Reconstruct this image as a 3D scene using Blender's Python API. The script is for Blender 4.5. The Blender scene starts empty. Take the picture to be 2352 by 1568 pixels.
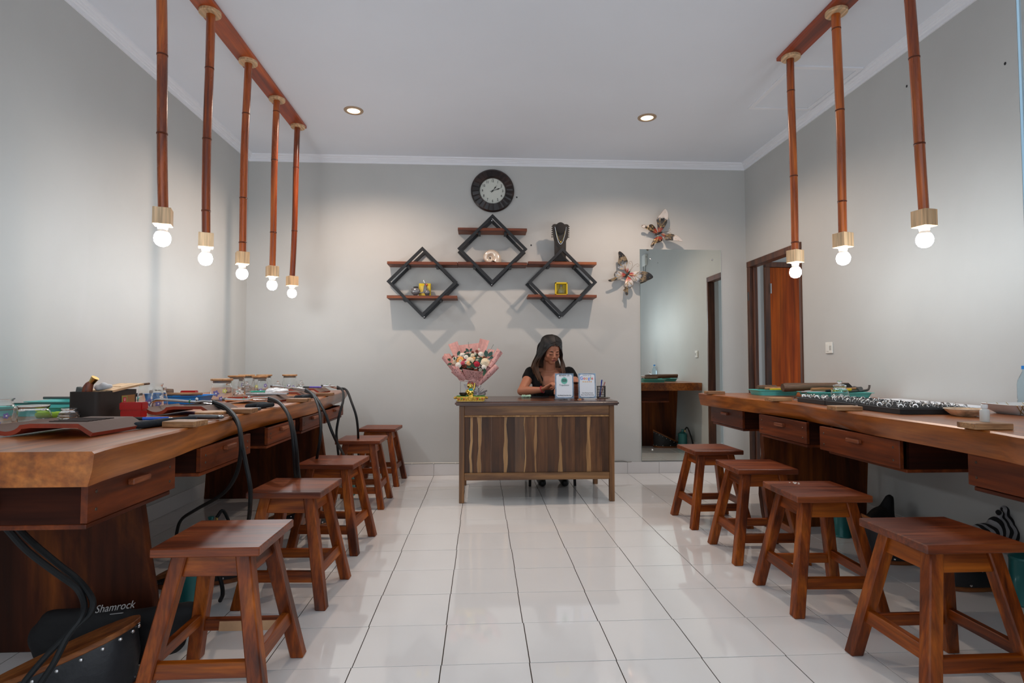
import bpy, bmesh, math, random
from mathutils import Vector, Matrix
V = Vector
sc = bpy.context.scene
COL = sc.collection
R = math.radians
# ------------------------------------------------------------------ camera
CAM = V((.4324, -2.2799, 1.0182))
YAW, PITCH, FPX = R(3.10), R(2.292), 1306.67
FW = V((math.sin(YAW)*math.cos(PITCH), math.cos(YAW)*math.cos(PITCH), math.sin(PITCH)))
RT = V((math.cos(YAW), -math.sin(YAW), 0))
UP = RT.cross(FW)
cam = bpy.data.cameras.new('camera')
cam.sensor_width = 36
cam.lens = 36*FPX/2352
cam.clip_start = .02
camo = bpy.data.objects.new('camera', cam)
COL.objects.link(camo)
camo.matrix_world = Matrix(((RT.x, UP.x, -FW.x, CAM.x), (RT.y, UP.y, -FW.y, CAM.y), (RT.z, UP.z, -FW.z, CAM.z), (0, 0, 0, 1)))
sc.camera = camo

def ray(x, y): return FW + RT*((x-1176)/FPX) - UP*((y-784)/FPX)
def onz(x, y, z): d = ray(x, y); return CAM + d*((z-CAM.z)/d.z)
def ony(x, y, Y): d = ray(x, y); return CAM + d*((Y-CAM.y)/d.y)
def onx(x, y, X): d = ray(x, y); return CAM + d*((X-CAM.x)/d.x)
# ------------------------------------------------------------------ world, exposure
w = bpy.data.worlds.new('daylight')
sc.world = w
w.use_nodes = True
wb = w.node_tree.nodes['Background']
wb.inputs[0].default_value = (.84, .91, 1.0, 1)
wb.inputs[1].default_value = 1.0
vs = sc.view_settings
vs.view_transform = 'Standard'
vs.look = 'None'
vs.gamma = 1
vs.use_curve_mapping = False
vs.exposure = 0.42
BULB_E, DOWN_E, DOWN_W = 95.0, 2.2, 52.0

# ------------------------------------------------------------------ materials
MATS = {}
def newmat(name):
    m = bpy.data.materials.new(name)
    m.use_nodes = True
    nt = m.node_tree
    b = nt.nodes['Principled BSDF']
    MATS[name] = m
    return m, nt, b
def col4(c): return (c[0], c[1], c[2], 1)
def srgb(r, g, b):
    f = lambda v: (v/255/12.92) if v/255 <= .04045 else ((v/255+.055)/1.055)**2.4
    return (f(r), f(g), f(b))
def mat(name, c, rough=.5, metal=0, trans=0, ior=1.45, emit=0, ecol=None, coat=0, sheen=0, noise=0, nscale=8, bump=0, bscale=40, spec=None, sss=0, alpha=1):
    if name in MATS: return MATS[name]
    m, nt, b = newmat(name)
    b.inputs['Base Color'].default_value = col4(c)
    b.inputs['Roughness'].default_value = rough
    b.inputs['Metallic'].default_value = metal
    b.inputs['IOR'].default_value = ior
    b.inputs['Transmission Weight'].default_value = trans
    b.inputs['Coat Weight'].default_value = coat
    b.inputs['Sheen Weight'].default_value = sheen
    b.inputs['Alpha'].default_value = alpha
    if spec is not None: b.inputs['Specular IOR Level'].default_value = spec
    if sss:
        b.inputs['Subsurface Weight'].default_value = sss
        b.inputs['Subsurface Radius'].default_value = (.012, .004, .002)
    if emit:
        b.inputs['Emission Color'].default_value = col4(ecol or c)
        b.inputs['Emission Strength'].default_value = emit
    if noise or bump:
        tc = nt.nodes.new('ShaderNodeTexCoord')
        oi = nt.nodes.new('ShaderNodeObjectInfo')
        ad = nt.nodes.new('ShaderNodeVectorMath')
        ad.operation = 'MULTIPLY_ADD'
        ad.inputs[1].default_value = (9, 9, 9)
        nt.links.new(oi.outputs['Random'], ad.inputs[0])
        nt.links.new(tc.outputs['Object'], ad.inputs[2])
        if noise:
            n = nt.nodes.new('ShaderNodeTexNoise')
            n.inputs['Scale'].default_value = nscale
            n.inputs['Detail'].default_value = 5
            nt.links.new(ad.outputs[0], n.inputs['Vector'])
            r = nt.nodes.new('ShaderNodeValToRGB')
            r.color_ramp.elements[0].position = .3
            r.color_ramp.elements[1].position = .7
            r.color_ramp.elements[0].color = col4([v*(1-noise) for v in c])
            r.color_ramp.elements[1].color = col4([min(1, v*(1+noise)) for v in c])
            nt.links.new(n.outputs['Fac'], r.inputs[0])
            nt.links.new(r.outputs[0], b.inputs['Base Color'])
        if bump:
            n2 = nt.nodes.new('ShaderNodeTexNoise')
            n2.inputs['Scale'].default_value = bscale
            n2.inputs['Detail'].default_value = 4
            nt.links.new(ad.outputs[0], n2.inputs['Vector'])
            bp = nt.nodes.new('ShaderNodeBump')
            bp.inputs['Strength'].default_value = bump
            bp.inputs['Distance'].default_value = .01
            nt.links.new(n2.outputs['Fac'], bp.inputs['Height'])
            nt.links.new(bp.outputs[0], b.inputs['Normal'])
    return m
def wood(name, dark, mid, light, axis='X', s=1.0, rough=.42, coat=0.0, bump=.15, along=1.2, across=11, wear=0, spec=.5):
    if name in MATS: return MATS[name]
    m, nt, b = newmat(name)
    L = nt.links.new
    tc = nt.nodes.new('ShaderNodeTexCoord')
    oi = nt.nodes.new('ShaderNodeObjectInfo')
    ad = nt.nodes.new('ShaderNodeVectorMath')
    ad.operation = 'MULTIPLY_ADD'
    ad.inputs[1].default_value = (13, 7, 11)
    L(oi.outputs['Random'], ad.inputs[0])
    L(tc.outputs['Object'], ad.inputs[2])
    mp = nt.nodes.new('ShaderNodeMapping')
    scl = [across*s]*3
    scl['XYZ'.index(axis)] = along*s
    mp.inputs['Scale'].default_value = scl
    L(ad.outputs[0], mp.inputs['Vector'])
    n = nt.nodes.new('ShaderNodeTexNoise')
    n.inputs['Scale'].default_value = 1.0
    n.inputs['Detail'].default_value = 7
    n.inputs['Roughness'].default_value = .62
    n.inputs['Distortion'].default_value = .7
    L(mp.outputs[0], n.inputs['Vector'])
    r = nt.nodes.new('ShaderNodeValToRGB')
    e = r.color_ramp.elements
    e[0].position, e[1].position = .36, .64
    e[0].color, e[1].color = col4(dark), col4(light)
    k = e.new(.5)
    k.color = col4(mid)
    L(n.outputs['Fac'], r.inputs[0])
    mp2 = nt.nodes.new('ShaderNodeMapping')
    scl2 = [90*s]*3
    scl2['XYZ'.index(axis)] = 4*s
    mp2.inputs['Scale'].default_value = scl2
    L(ad.outputs[0], mp2.inputs['Vector'])
    n2 = nt.nodes.new('ShaderNodeTexNoise')
    n2.inputs['Scale'].default_value = 1.0
    n2.inputs['Detail'].default_value = 3
    L(mp2.outputs[0], n2.inputs['Vector'])
    mr = nt.nodes.new('ShaderNodeMapRange')
    mr.inputs['From Min'].default_value = .35
    mr.inputs['From Max'].default_value = .65
    mr.inputs['To Min'].default_value = .70
    mr.inputs['To Max'].default_value = 1.2
    L(n2.outputs['Fac'], mr.inputs['Value'])
    mx = nt.nodes.new('ShaderNodeVectorMath')
    mx.operation = 'SCALE'
    L(r.outputs[0], mx.inputs[0])
    L(mr.outputs[0], mx.inputs['Scale'])
    L(mx.outputs[0], b.inputs['Base Color'])
    b.inputs['Coat Weight'].default_value = coat
    b.inputs['Coat Roughness'].default_value = .25
    b.inputs['Specular IOR Level'].default_value = spec
    mr2 = nt.nodes.new('ShaderNodeMapRange')
    mr2.inputs['To Min'].default_value = rough-.08
    mr2.inputs['To Max'].default_value = rough+.12
    L(n.outputs['Fac'], mr2.inputs['Value'])
    L(mr2.outputs[0], b.inputs['Roughness'])
    bp = nt.nodes.new('ShaderNodeBump')
    bp.inputs['Strength'].default_value = bump
    bp.inputs['Distance'].default_value = .003
    L(n2.outputs['Fac'], bp.inputs['Height'])
    L(bp.outputs[0], b.inputs['Normal'])
    return m

# ------------------------------------------------------------------ mesh helpers
class G:
    def __init__(s): s.v, s.f = [], []
    def add(s, vs, fs):
        o = len(s.v)
        s.v += [V(p) for p in vs]
        s.f += [tuple(i+o for i in f) for f in fs]
        return s
    def box(s, c, d, rot=None):
        c = V(c); h = V(d)/2
        p = [V((x*h.x, y*h.y, z*h.z)) for z in (-1, 1) for y in (-1, 1) for x in (-1, 1)]
        if rot is not None: p = [rot @ q for q in p]
        return s.add([c+q for q in p], [(0, 2, 3, 1), (4, 5, 7, 6), (0, 1, 5, 4), (2, 6, 7, 3), (0, 4, 6, 2), (1, 3, 7, 5)])
    def b2(s, a, b): return s.box([(a[i]+b[i])/2 for i in range(3)], [abs(b[i]-a[i]) for i in range(3)])
    def hexa(s, p): return s.add(p, [(0, 3, 2, 1), (4, 5, 6, 7), (0, 1, 5, 4), (1, 2, 6, 5), (2, 3, 7, 6), (3, 0, 4, 7)])
    def prism(s, poly, a, b, axis='Z', M=None):
        f = {'Z': lambda u, v, w: V((u, v, w)), 'Y': lambda u, v, w: V((u, w, v)), 'X': lambda u, v, w: V((w, u, v))}[axis]
        n = len(poly)
        p = [f(u, v, a) for u, v in poly]+[f(u, v, b) for u, v in poly]
        if M is not None: p = [M @ q for q in p]
        return s.add(p, [tuple(range(n-1, -1, -1)), tuple(range(n, 2*n))]+[(i, (i+1) % n, n+(i+1) % n, n+i) for i in range(n)])
    def rings(s, rs, cap0=True, cap1=True, closed=True):
        n = len(rs[0]); vs = [p for r in rs for p in r]; fs = []
        for k in range(len(rs)-1):
            for i in range(n if closed else n-1):
                j = (i+1) % n
                fs.append((k*n+i, k*n+j, (k+1)*n+j, (k+1)*n+i))
        if cap0: fs.append(tuple(range(n-1, -1, -1)))
        if cap1: fs.append(tuple(range((len(rs)-1)*n, len(rs)*n)))
        return s.add(vs, fs)
    def tube(s, pts, r, seg=8, cap=True, flat=1.0):
        pts = [V(p) for p in pts]; n = len(pts)
        rr = r if isinstance(r, (list, tuple)) else [r]*n
        t0 = (pts[1]-pts[0]).normalized()
        nrm = t0.orthogonal().normalized()
        rs = []
        for i, p in enumerate(pts):
            t = (pts[min(i+1, n-1)]-pts[max(i-1, 0)])
            t = t.normalized() if t.length > 1e-9 else t0
            nrm = (nrm-t*nrm.dot(t))
            nrm = nrm.normalized() if nrm.length > 1e-6 else t.orthogonal().normalized()
            bn = t.cross(nrm)
            rs.append([p+(nrm*math.cos(a)*flat+bn*math.sin(a))*rr[i] for a in [2*math.pi*k/seg for k in range(seg)]])
        return s.rings(rs, cap, cap)
    def lathe(s, prof, seg=20, M=None, cap0=False, cap1=False, sx=1, sy=1):
        rs = [[V((r*math.cos(2*math.pi*k/seg)*sx, r*math.sin(2*math.pi*k/seg)*sy, z)) for k in range(seg)] for r, z in prof]
        if M is not None: rs = [[M @ p for p in r] for r in rs]
        return s.rings(rs, cap0, cap1)
    def ball(s, c, r, seg=14, rg=8, M=None):
        r = V((r, r, r)) if isinstance(r, (int, float)) else V(r)
        c = V(c)
        rs = []
        for i in range(1, rg):
            a = math.pi*i/rg
            rs.append([V((math.sin(a)*math.cos(2*math.pi*k/seg)*r.x, math.sin(a)*math.sin(2*math.pi*k/seg)*r.y, -math.cos(a)*r.z)) for k in range(seg)])
        n = seg
        vs = [V((0, 0, -r.z))]+[p for q in rs for p in q]+[V((0, 0, r.z))]
        fs = [(0, 1+(k+1) % n, 1+k) for k in range(n)]
        for i in range(len(rs)-1):
            for k in range(n):
                j = (k+1) % n
                fs.append((1+i*n+k, 1+i*n+j, 1+(i+1)*n+j, 1+(i+1)*n+k))
        o = 1+(len(rs)-1)*n
        fs += [(o+k, o+(k+1) % n, len(vs)-1) for k in range(n)]
        if M is not None: vs = [M @ p for p in vs]
        return s.add([c+p for p in vs], fs)
    def capsule(s, a, b, ra, rb, seg=12):
        a, b = V(a), V(b)
        d = (b-a); L = d.length; t = d.normalized()
        pts, rr = [], []
        for k in range(5):
            an = math.pi/2*(1-k/4)
            pts.append(a-t*ra*math.sin(an)); rr.append(max(ra*math.cos(an), ra*.05))
        for k in range(5):
            an = math.pi/2*k/4
            pts.append(b+t*rb*math.sin(an)); rr.append(max(rb*math.cos(an), rb*.05))
        return s.tube(pts, rr, seg)
    def torus(s, c, R1, r, seg=20, sg2=6, M=None):
        c = V(c); rs = []
        for i in range(seg):
            a = 2*math.pi*i/seg
            rs.append([V(((R1+r*math.cos(b))*math.cos(a), (R1+r*math.cos(b))*math.sin(a), r*math.sin(b))) for b in [2*math.pi*k/sg2 for k in range(sg2)]])
        vs = [p for q in rs for p in q]
        if M is not None: vs = [M @ p for p in vs]
        fs = [(i*sg2+k, ((i+1) % seg)*sg2+k, ((i+1) % seg)*sg2+(k+1) % sg2, i*sg2+(k+1) % sg2) for i in range(seg) for k in range(sg2)]
        return s.add([c+p for p in vs], fs)
    def sheet(s, grid, th=.0):
        n, m = len(grid), len(grid[0])
        vs = [p for r in grid for p in r]
        fs = [(i*m+j, i*m+j+1, (i+1)*m+j+1, (i+1)*m+j) for i in range(n-1) for j in range(m-1)]
        return s.add(vs, fs)
    def mesh(s, name, m=None, bevel=0, smooth=30, seg=1, solid=0):
        me = bpy.data.meshes.new(name)
        me.from_pydata([tuple(p) for p in s.v], [], s.f)
        bm = bmesh.new(); bm.from_mesh(me)
        if solid: bmesh.ops.solidify(bm, geom=bm.faces[:], thickness=solid)
        bmesh.ops.recalc_face_normals(bm, faces=bm.faces[:])
        if bevel:
            es = [e for e in bm.edges if len(e.link_faces) == 2 and e.calc_face_angle(0) > R(25)]
            bmesh.ops.bevel(bm, geom=es, offset=bevel, segments=seg, affect='EDGES', clamp_overlap=True)
        bm.to_mesh(me); bm.free()
        if smooth:
            me.polygons.foreach_set('use_smooth', [True]*len(me.polygons))
            me.set_sharp_from_angle(angle=R(smooth))
        if m is not None: me.materials.append(m)
        return me
    def build(s, name, m, parent=None, bevel=0, smooth=30, seg=1, solid=0, loc=None):
        return mk(name, s.mesh(name, m, bevel, smooth, seg, solid), parent, loc)
def mk(name, data, parent=None, loc=None, rot=None):
    o = bpy.data.objects.new(name, data)
    COL.objects.link(o)
    if parent is not None: o.parent = parent
    if loc is not None: o.location = loc
    if rot is not None: o.rotation_euler = rot
    return o
def tag(o, label, cat, group=None):
    o['label'] = label; o['category'] = cat
    if group: o['group'] = group
    return o
def T(name, label, cat, loc=(0, 0, 0), rz=0, group=None):
    o = mk(name, None, None, loc, (0, 0, rz))
    o.empty_display_size = .05
    return tag(o, label, cat, group)
def struct(o): o['kind'] = 'structure'; return o
def copy_tree(o, label, loc=None, rz=None, parent=None):
    c = o.copy(); COL.objects.link(c)
    if parent is not None: c.parent = parent
    if loc is not None: c.location = loc
    if rz is not None: c.rotation_euler = (0, 0, rz)
    if label: c['label'] = label
    for ch in [x for x in CH.get(o.name, [])]:
        copy_tree(ch, None, parent=c)
    return c
CH = {}
def index_children():
    CH.clear()
    for o in COL.objects:
        if o.parent: CH.setdefault(o.parent.name, []).append(o)
def remesh(g, name, m, voxel=.008, smooth_it=6, parent=None, dec=0):
    me = g.mesh(name, None, smooth=0)
    o = bpy.data.objects.new('tmp', me); COL.objects.link(o)
    md = o.modifiers.new('r', 'REMESH'); md.mode = 'VOXEL'; md.voxel_size = voxel
    if smooth_it:
        ms = o.modifiers.new('s', 'SMOOTH'); ms.factor = .5; ms.iterations = smooth_it
    dg = bpy.context.evaluated_depsgraph_get()
    e = o.evaluated_get(dg)
    out = bpy.data.meshes.new_from_object(e)
    bpy.data.objects.remove(o); bpy.data.meshes.remove(me)
    out.name = name
    out.materials.clear()
    out.materials.append(m)
    out.polygons.foreach_set('use_smooth', [True]*len(out.polygons))
    return mk(name, out, parent)
def text_obj(s, size, m, parent, loc, rot, name='lettering', ext=.0004, shear=0, align='CENTER', sx=1.0, bold=0):
    c = bpy.data.curves.new('txt', 'FONT')
    c.body = s; c.size = size; c.align_x = align; c.align_y = 'CENTER'
    c.extrude = ext; c.shear = shear; c.resolution_u = 3; c.offset = bold
    o = bpy.data.objects.new('tmp', c); COL.objects.link(o)
    dg = bpy.context.evaluated_depsgraph_get()
    me = bpy.data.meshes.new_from_object(o.evaluated_get(dg))
    bpy.data.objects.remove(o); bpy.data.curves.remove(c)
    me.name = name; me.materials.clear(); me.materials.append(m)
    ob = mk(name, me, parent, loc, rot)
    ob.scale = (sx, 1, 1)
    return ob
def spline(pts, n=6):
    P = [V(p) for p in pts]
    P = [P[0]*2-P[1]]+P+[P[-1]*2-P[-2]]
    out = []
    for i in range(1, len(P)-2):
        a, b, c, d = P[i-1:i+3]
        for k in range(n):
            t = k/n
            out.append(.5*((2*b)+(c-a)*t+(2*a-5*b+4*c-d)*t*t+(3*b-a-3*c+d)*t**3))
    return out+[P[-2]]
def rm(rx=0, ry=0, rz=0): return Matrix.Rotation(rz, 3, 'Z') @ Matrix.Rotation(ry, 3, 'Y') @ Matrix.Rotation(rx, 3, 'X')
rnd = random.Random(7)
# ================================================================== SETTING
XL, XR, YB, YF, ZC = -1.71, 2.97, 3.02, -3.0, 2.95
m_wall = mat('wall_paint', (.50, .505, .49), .75, noise=.03, nscale=2.2, bump=.10, bscale=14)
m_wallback = m_wall
m_ceil = mat('ceiling_paint', (.76, .80, .86), .8, noise=.02, nscale=1.5)
m_cornice = mat('cornice_paint', (.80, .82, .86), .6)
m_tile = mat('floor_tile', (.84, .835, .82), .06, noise=.02, nscale=3, spec=.6, coat=.5)
MATS['floor_tile'].node_tree.nodes['Principled BSDF'].inputs['Coat Roughness'].default_value = .03
m_grout = mat('grout', (.045, .032, .022), .9, spec=.1)
m_basetile = mat('skirting_tile', (.66, .645, .64), .25)
g = G().b2((XL-.1, YF, -.12), (XR+.1, YB+.1, -.0018))
floor = struct(g.build('floor', m_grout, smooth=0))
tme = G().b2((-.1483, -.1485, -.014), (.1483, .1485, 0)).mesh('tile', m_tile, bevel=.0003)
stuff = G()
half = None
for i in range(-6, 10):
    for j in range(-10, 11):
        x0, x1, y0, y1 = i*.3, i*.3+.3, j*.3, j*.3+.3
        cx0, cx1, cy1 = max(x0, XL), min(x1, XR), min(y1, YB)
        if cx1-cx0 < .01 or cy1-y0 < .01: continue
        full = (cx1-cx0 > .299 and cy1-y0 > .299)
        if j >= -4:
            dx = (((j*7) % 5)-2)*.0009
            dz = rnd.uniform(-.0004, .0004)
            if full:
                mk('tile', tme, floor, ((x0+x1)/2+dx, (y0+y1)/2, dz))
            else:
                G().b2((cx0+.0012, y0+.0012, -.014), (cx1-.0012, cy1-.0012, 0)).build('tile', m_tile, floor, bevel=.0003)
        else:
            stuff.b2((cx0+.0012, y0+.0012, -.014), (cx1-.0012, cy1-.0012, 0))
so = stuff.build('tile_rows_towards_entrance', m_tile, floor, smooth=0)
so['kind'] = 'stuff'
# walls
struct(G().b2((XL-.1, YF, -.12), (XL, YB+.1, ZC+.05)).build('wall_left', m_wall, smooth=0))
struct(G().b2((XL, YB, -.12), (XR, YB+.1, ZC+.05)).build('wall_back', m_wallback, smooth=0))
DY0, DY1, DZ = 2.085, 2.985, 1.985
g = G().b2((XR, YF, -.12), (XR+.12, DY0, ZC+.05)).b2((XR, DY0, DZ), (XR+.12, DY1, ZC+.05)).b2((XR, DY1, -.12), (XR+.12, YB+.1, ZC+.05))
struct(g.build('wall_right', m_wall, smooth=0))
struct(G().b2((XL-.1, YF+.45, ZC), (XR+.12, YB+.1, ZC+.12)).build('ceiling', m_ceil, smooth=0))
# room behind the doorway
struct(G().b2((XR+.12, 3.24, -.12), (5.0, 3.34, ZC)).b2((XR+.12, .9, -.12), (5.1, 1.0, ZC)).b2((XR+.12, .9, ZC), (5.1, 3.34, ZC+.1)).build('wall_side_room', m_wall, smooth=0))
struct(G().b2((XR, .9, -.12), (5.1, 3.34, -.004)).build('floor_side_room', m_tile, smooth=0))
# cornice: stepped profile (out from wall, up from lower edge)
prof = [(0, 0), (.010, 0), (.012, .022), (.020, .026), (.022, .034), (.030, .038), (.032, .046), (.044, .052), (.048, .064), (0, .064)]
zc = ZC-.064
def cornice(name, a, b, nrm):
    a, b, nrm = V(a), V(b), V(nrm)
    g = G(); n = len(prof)
    d = (b-a).normalized()
    ra = [a+nrm*u+V((0, 0, v))+d*u for u, v in prof]
    rb = [b+nrm*u+V((0, 0, v))-d*u for u, v in prof]
    g.rings([ra, rb])
    return struct(g.build(name, m_cornice, smooth=20))
cornice('trim_1', (XL, YF, zc), (XL, YB, zc), (1, 0, 0))
cornice('trim_2', (XL, YB, zc), (XR, YB, zc), (0, -1, 0))
cornice('trim_3', (XR, YB, zc), (XR, YF, zc), (-1, 0, 0))
# skirting tiles
def skirting(name, pts, fn):
    root = struct(mk(name, None))
    for a, b in pts:
        fn(a, b).build('skirting_tile', m_basetile, root, bevel=.001)
    return root
skirting('baseboard_back', [(max(XL, i*.3)+.001, min(XR, i*.3+.3)-.001) for i in range(-6, 10)], lambda a, b: G().b2((a, YB-.009, .001), (b, YB, .104)))
skirting('baseboard_left', [(j*.3+.001, min(YB-.01, j*.3+.3)-.001) for j in range(-4, 11) if j*.3 < YB-.02], lambda a, b: G().b2((XL, a, .001), (XL+.009, b, .104)))
skirting('baseboard_right', [(max(-1.2, j*.3)+.001, min(DY0-.08, j*.3+.3)-.001) for j in range(-4, 7) if j*.3 < 2.0], lambda a, b: G().b2((XR-.009, a, .001), (XR, b, .104)))
# ceiling hatch: four raised battens and the lid
m_hatch = mat('hatch_paint', (.82, .84, .88), .6)
h = struct(mk('trim_4', None))
hx0, hx1, hy0, hy1 = 2.44, 2.915, 1.22, 1.84
G().b2((hx0+.032, hy0+.032, ZC-.004), (hx1-.032, hy1-.032, ZC-.0005)).build('hatch_lid', m_ceil, h, smooth=0)
for a, b in [((hx0, hy0), (hx1, hy0+.03)), ((hx0, hy1-.03), (hx1, hy1)), ((hx0, hy0+.0305), (hx0+.03, hy1-.0305)), ((hx1-.03, hy0+.0305), (hx1, hy1-.0305))]:
    G().b2((a[0], a[1], ZC-.009), (b[0], b[1], ZC-.0003)).build('hatch_batten', m_hatch, h, smooth=0)
# doorway in the right wall: frame
m_frame = wood('door_frame_wood', srgb(50, 26, 14), srgb(84, 47, 27), srgb(104, 62, 38), 'Z', .7, .45)
m_leaf = wood('door_leaf_wood', srgb(118, 42, 2), srgb(158, 66, 5), srgb(182, 88, 14), 'Z', .45, .45, across=6, spec=.2)
d1 = struct(mk('door_1', None))
fw = .055
G().b2((XR-.012, DY1-fw, 0), (XR+.067, DY1, DZ-.0505)).build('door_jamb', m_frame, d1, bevel=.003)
G().b2((XR-.012, DY0-.012, 0), (XR+.067, DY0+.018, DZ-.0505)).build('door_jamb', m_frame, d1, bevel=.003)
G().b2((XR-.013, DY0-.013, DZ-.05), (XR+.067, DY1+.001, DZ+.005)).build('door_head', m_frame, d1, bevel=.003)
G().b2((XR+.020, DY1-fw-.012, 0), (XR+.036, DY1-fw, DZ-.0505)).build('door_stop', m_frame, d1, bevel=.002)
m_steel = mat('steel', (.62, .62, .62), .25, 1)
m_darksteel = mat('dark_steel', (.16, .16, .16), .35, 1)
G().b2((XR-.016, DY1-.045, 1.62), (XR-.011, DY1-.02, 1.70)).build('strike_plate', m_darksteel, d1)
# second door seen through the doorway, in the side room's far wall
d2 = struct(mk('door_2', None))
xl = ony(1756, 800, 3.24).x
G().b2((xl, 3.20, 0), (xl+.05, 3.239, 1.9845)).build('door_jamb', m_frame, d2, bevel=.003)
G().b2((xl+.85, 3.20, 0), (xl+.90, 3.239, 1.9845)).build('door_jamb', m_frame, d2, bevel=.003)
G().b2((xl, 3.20, 1.985), (xl+.90, 3.239, 2.035)).build('door_head', m_frame, d2, bevel=.003)
G().b2((xl+.052, 3.212, .008), (xl+.848, 3.238, 1.982)).build('door_leaf', m_leaf, d2, bevel=.002)
for z in (.25, 1.72):
    hg = G().b2((xl+.045, 3.196, z), (xl+.062, 3.204, z+.1))
    hg.tube([(xl+.052, 3.196, z), (xl+.052, 3.196, z+.1)], .006, 6)
    hg.build('hinge', m_steel, d2)
# power socket on the right wall
m_plastic = mat('white_plastic', (.72, .71, .66), .35)
m_black = mat('black_plastic', (.012, .012, .013), .4)
s = T('wall_socket', 'white double wall switch plate on right wall beside the doorway', 'switch', (XR, 1.733, 1.138))
G().box((-.005, 0, 0), (.01, .082, .082)).build('plate', m_plastic, s, bevel=.003)
G().box((-.011, .012, 0), (.004, .026, .05)).build('switch_rocker', m_plastic, s, bevel=.001)
G().box((-.011, -.020, 0), (.004, .02, .03)).build('socket_insert', mat('socket_grey', (.45, .45, .42), .4), s, bevel=.001)
# router box with loop of cable, high on the right wall (seen in the mirror)
s = T('router', 'small white box with hanging cable loop, seen in the mirror', 'router', (XR, -.30, 2.62))
G().box((-.02, 0, 0), (.04, .16, .17)).build('case', m_plastic, s, bevel=.006)
G().tube(spline([(-.02, -.09, .03), (-.02, -.06, -.12), (-.02, 0, -.24), (-.02, .05, -.12), (-.02, .08, .05)], 5), .004, 6).build('cable', m_black, s)
# white cable clipped along the skirting
m_cable = mat('cable_white', (.7, .68, .62), .4)
c = T('power_cable', 'thin white cable clipped along the skirting left of the desk', 'cable', (0, YB-.006, .112))
G().tube([(-.36, 0, 0), (-.05, 0, .001), (.3, 0, 0), (.8, 0, 0)], .005, 6).build('wire', m_cable, c)
for x in (-.2, .0, .2): G().box((x, -.002, 0), (.012, .014, .014)).build('clip', m_cable, c, bevel=.002)
c = T('power_cable', 'short grey cable on the skirting between desk and mirror', 'cable', (1.4, YB-.006, .112))
G().tube(spline([(.05, 0, .002), (.3, 0, .004), (.36, 0, .004), (.4, 0, -.006), (.44, 0, -.005)], 3), .0045, 6).build('wire', mat('cable_grey', (.25, .24, .22), .5), c)
# nail holes in the walls
for k, (x, y, lab) in enumerate([(1187, 453, 'small dark nail hole in the wall right of the clock'), (1220, 563, 'small screw hole in the wall right of the middle diamond shelf')]):
    p = ony(x, y, YB)
    tag(G().ball((0, 0, 0), (.007, .003, .008), 8, 6).build('nail', m_black, None, loc=(p.x, YB-.001, p.z)), lab, 'nail')
for x, y, lab in [(2083, 198, 'dark nail hole in right wall between the bamboo lamps'), (2309, 146, 'dark nail hole in right wall near the glass door')]:
    p = onx(x, y, XR)
    tag(G().ball((0, 0, 0), (.003, .006, .008), 8, 6).build('nail', m_black, None, loc=(XR-.001, p.y, p.z)), lab, 'nail')
# frameless glass door leaf standing open beside the camera
e0 = ony(2343, 200, -1.40)
m_glass = mat('clear_glass', (.93, .97, .97), .01, trans=1, ior=1.45)
gd = struct(mk('door_3', None, None, (e0.x, -1.40, 0), (0, 0, R(-62))))
G().b2((0, -.005, .02), (.85, .005, 2.6)).build('glass_pane', m_glass, gd, smooth=0)
G().b2((.001, -.006, .02), (.004, .006, 2.6)).build('pane_edge', mat('glass_edge', (.42, .62, .76), .15), gd, smooth=0)
G().tube([(.08, -.045, .85), (.08, -.045, 1.25)], .012, 10).build('pull_handle', m_steel, gd)
# ================================================================== CEILING LAMPS
W_RED = (srgb(72, 26, 1), srgb(124, 54, 5), srgb(162, 84, 16))
m_board = wood('lamp_board_wood', srgb(104, 32, 4), srgb(156, 58, 10), srgb(186, 84, 22), 'Y', .5, .4, coat=.25, across=7)
m_bamboo = wood('bamboo', srgb(104, 40, 4), srgb(156, 70, 10), srgb(190, 98, 24), 'Z', .8, .26, coat=.4, across=16)
m_node = mat('bamboo_node', srgb(92, 40, 14), .5)
m_pale = wood('pale_wood', srgb(190, 150, 108), srgb(212, 176, 134), srgb(226, 194, 154), 'Z', .9, .5, bump=.08)
m_paleX = wood('pale_wood_flat', srgb(190, 150, 108), srgb(212, 176, 134), srgb(226, 194, 154), 'Y', .9, .5, bump=.08)
m_bulb = mat('bulb_lit', (1, 1, 1), .4, emit=BULB_E, ecol=(.90, .96, 1.0))
m_bulbbase = mat('bulb_base', (.8, .8, .8), .4)
b = T('lamp_board', 'long reddish wooden board on the ceiling above the left bench', 'board', (-1.045, 0, ZC))
G().b2((-.058, -.1, -.022), (.058, 2.35, 0)).build('board', m_board, b, bevel=.002)
b = T('lamp_board', 'shorter reddish wooden board on the ceiling above the right bench', 'board', (2.35, 0, ZC))
G().b2((-.06, -.55, -.022), (.06, 1.145, 0)).build('board', m_board, b, bevel=.002)
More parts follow.
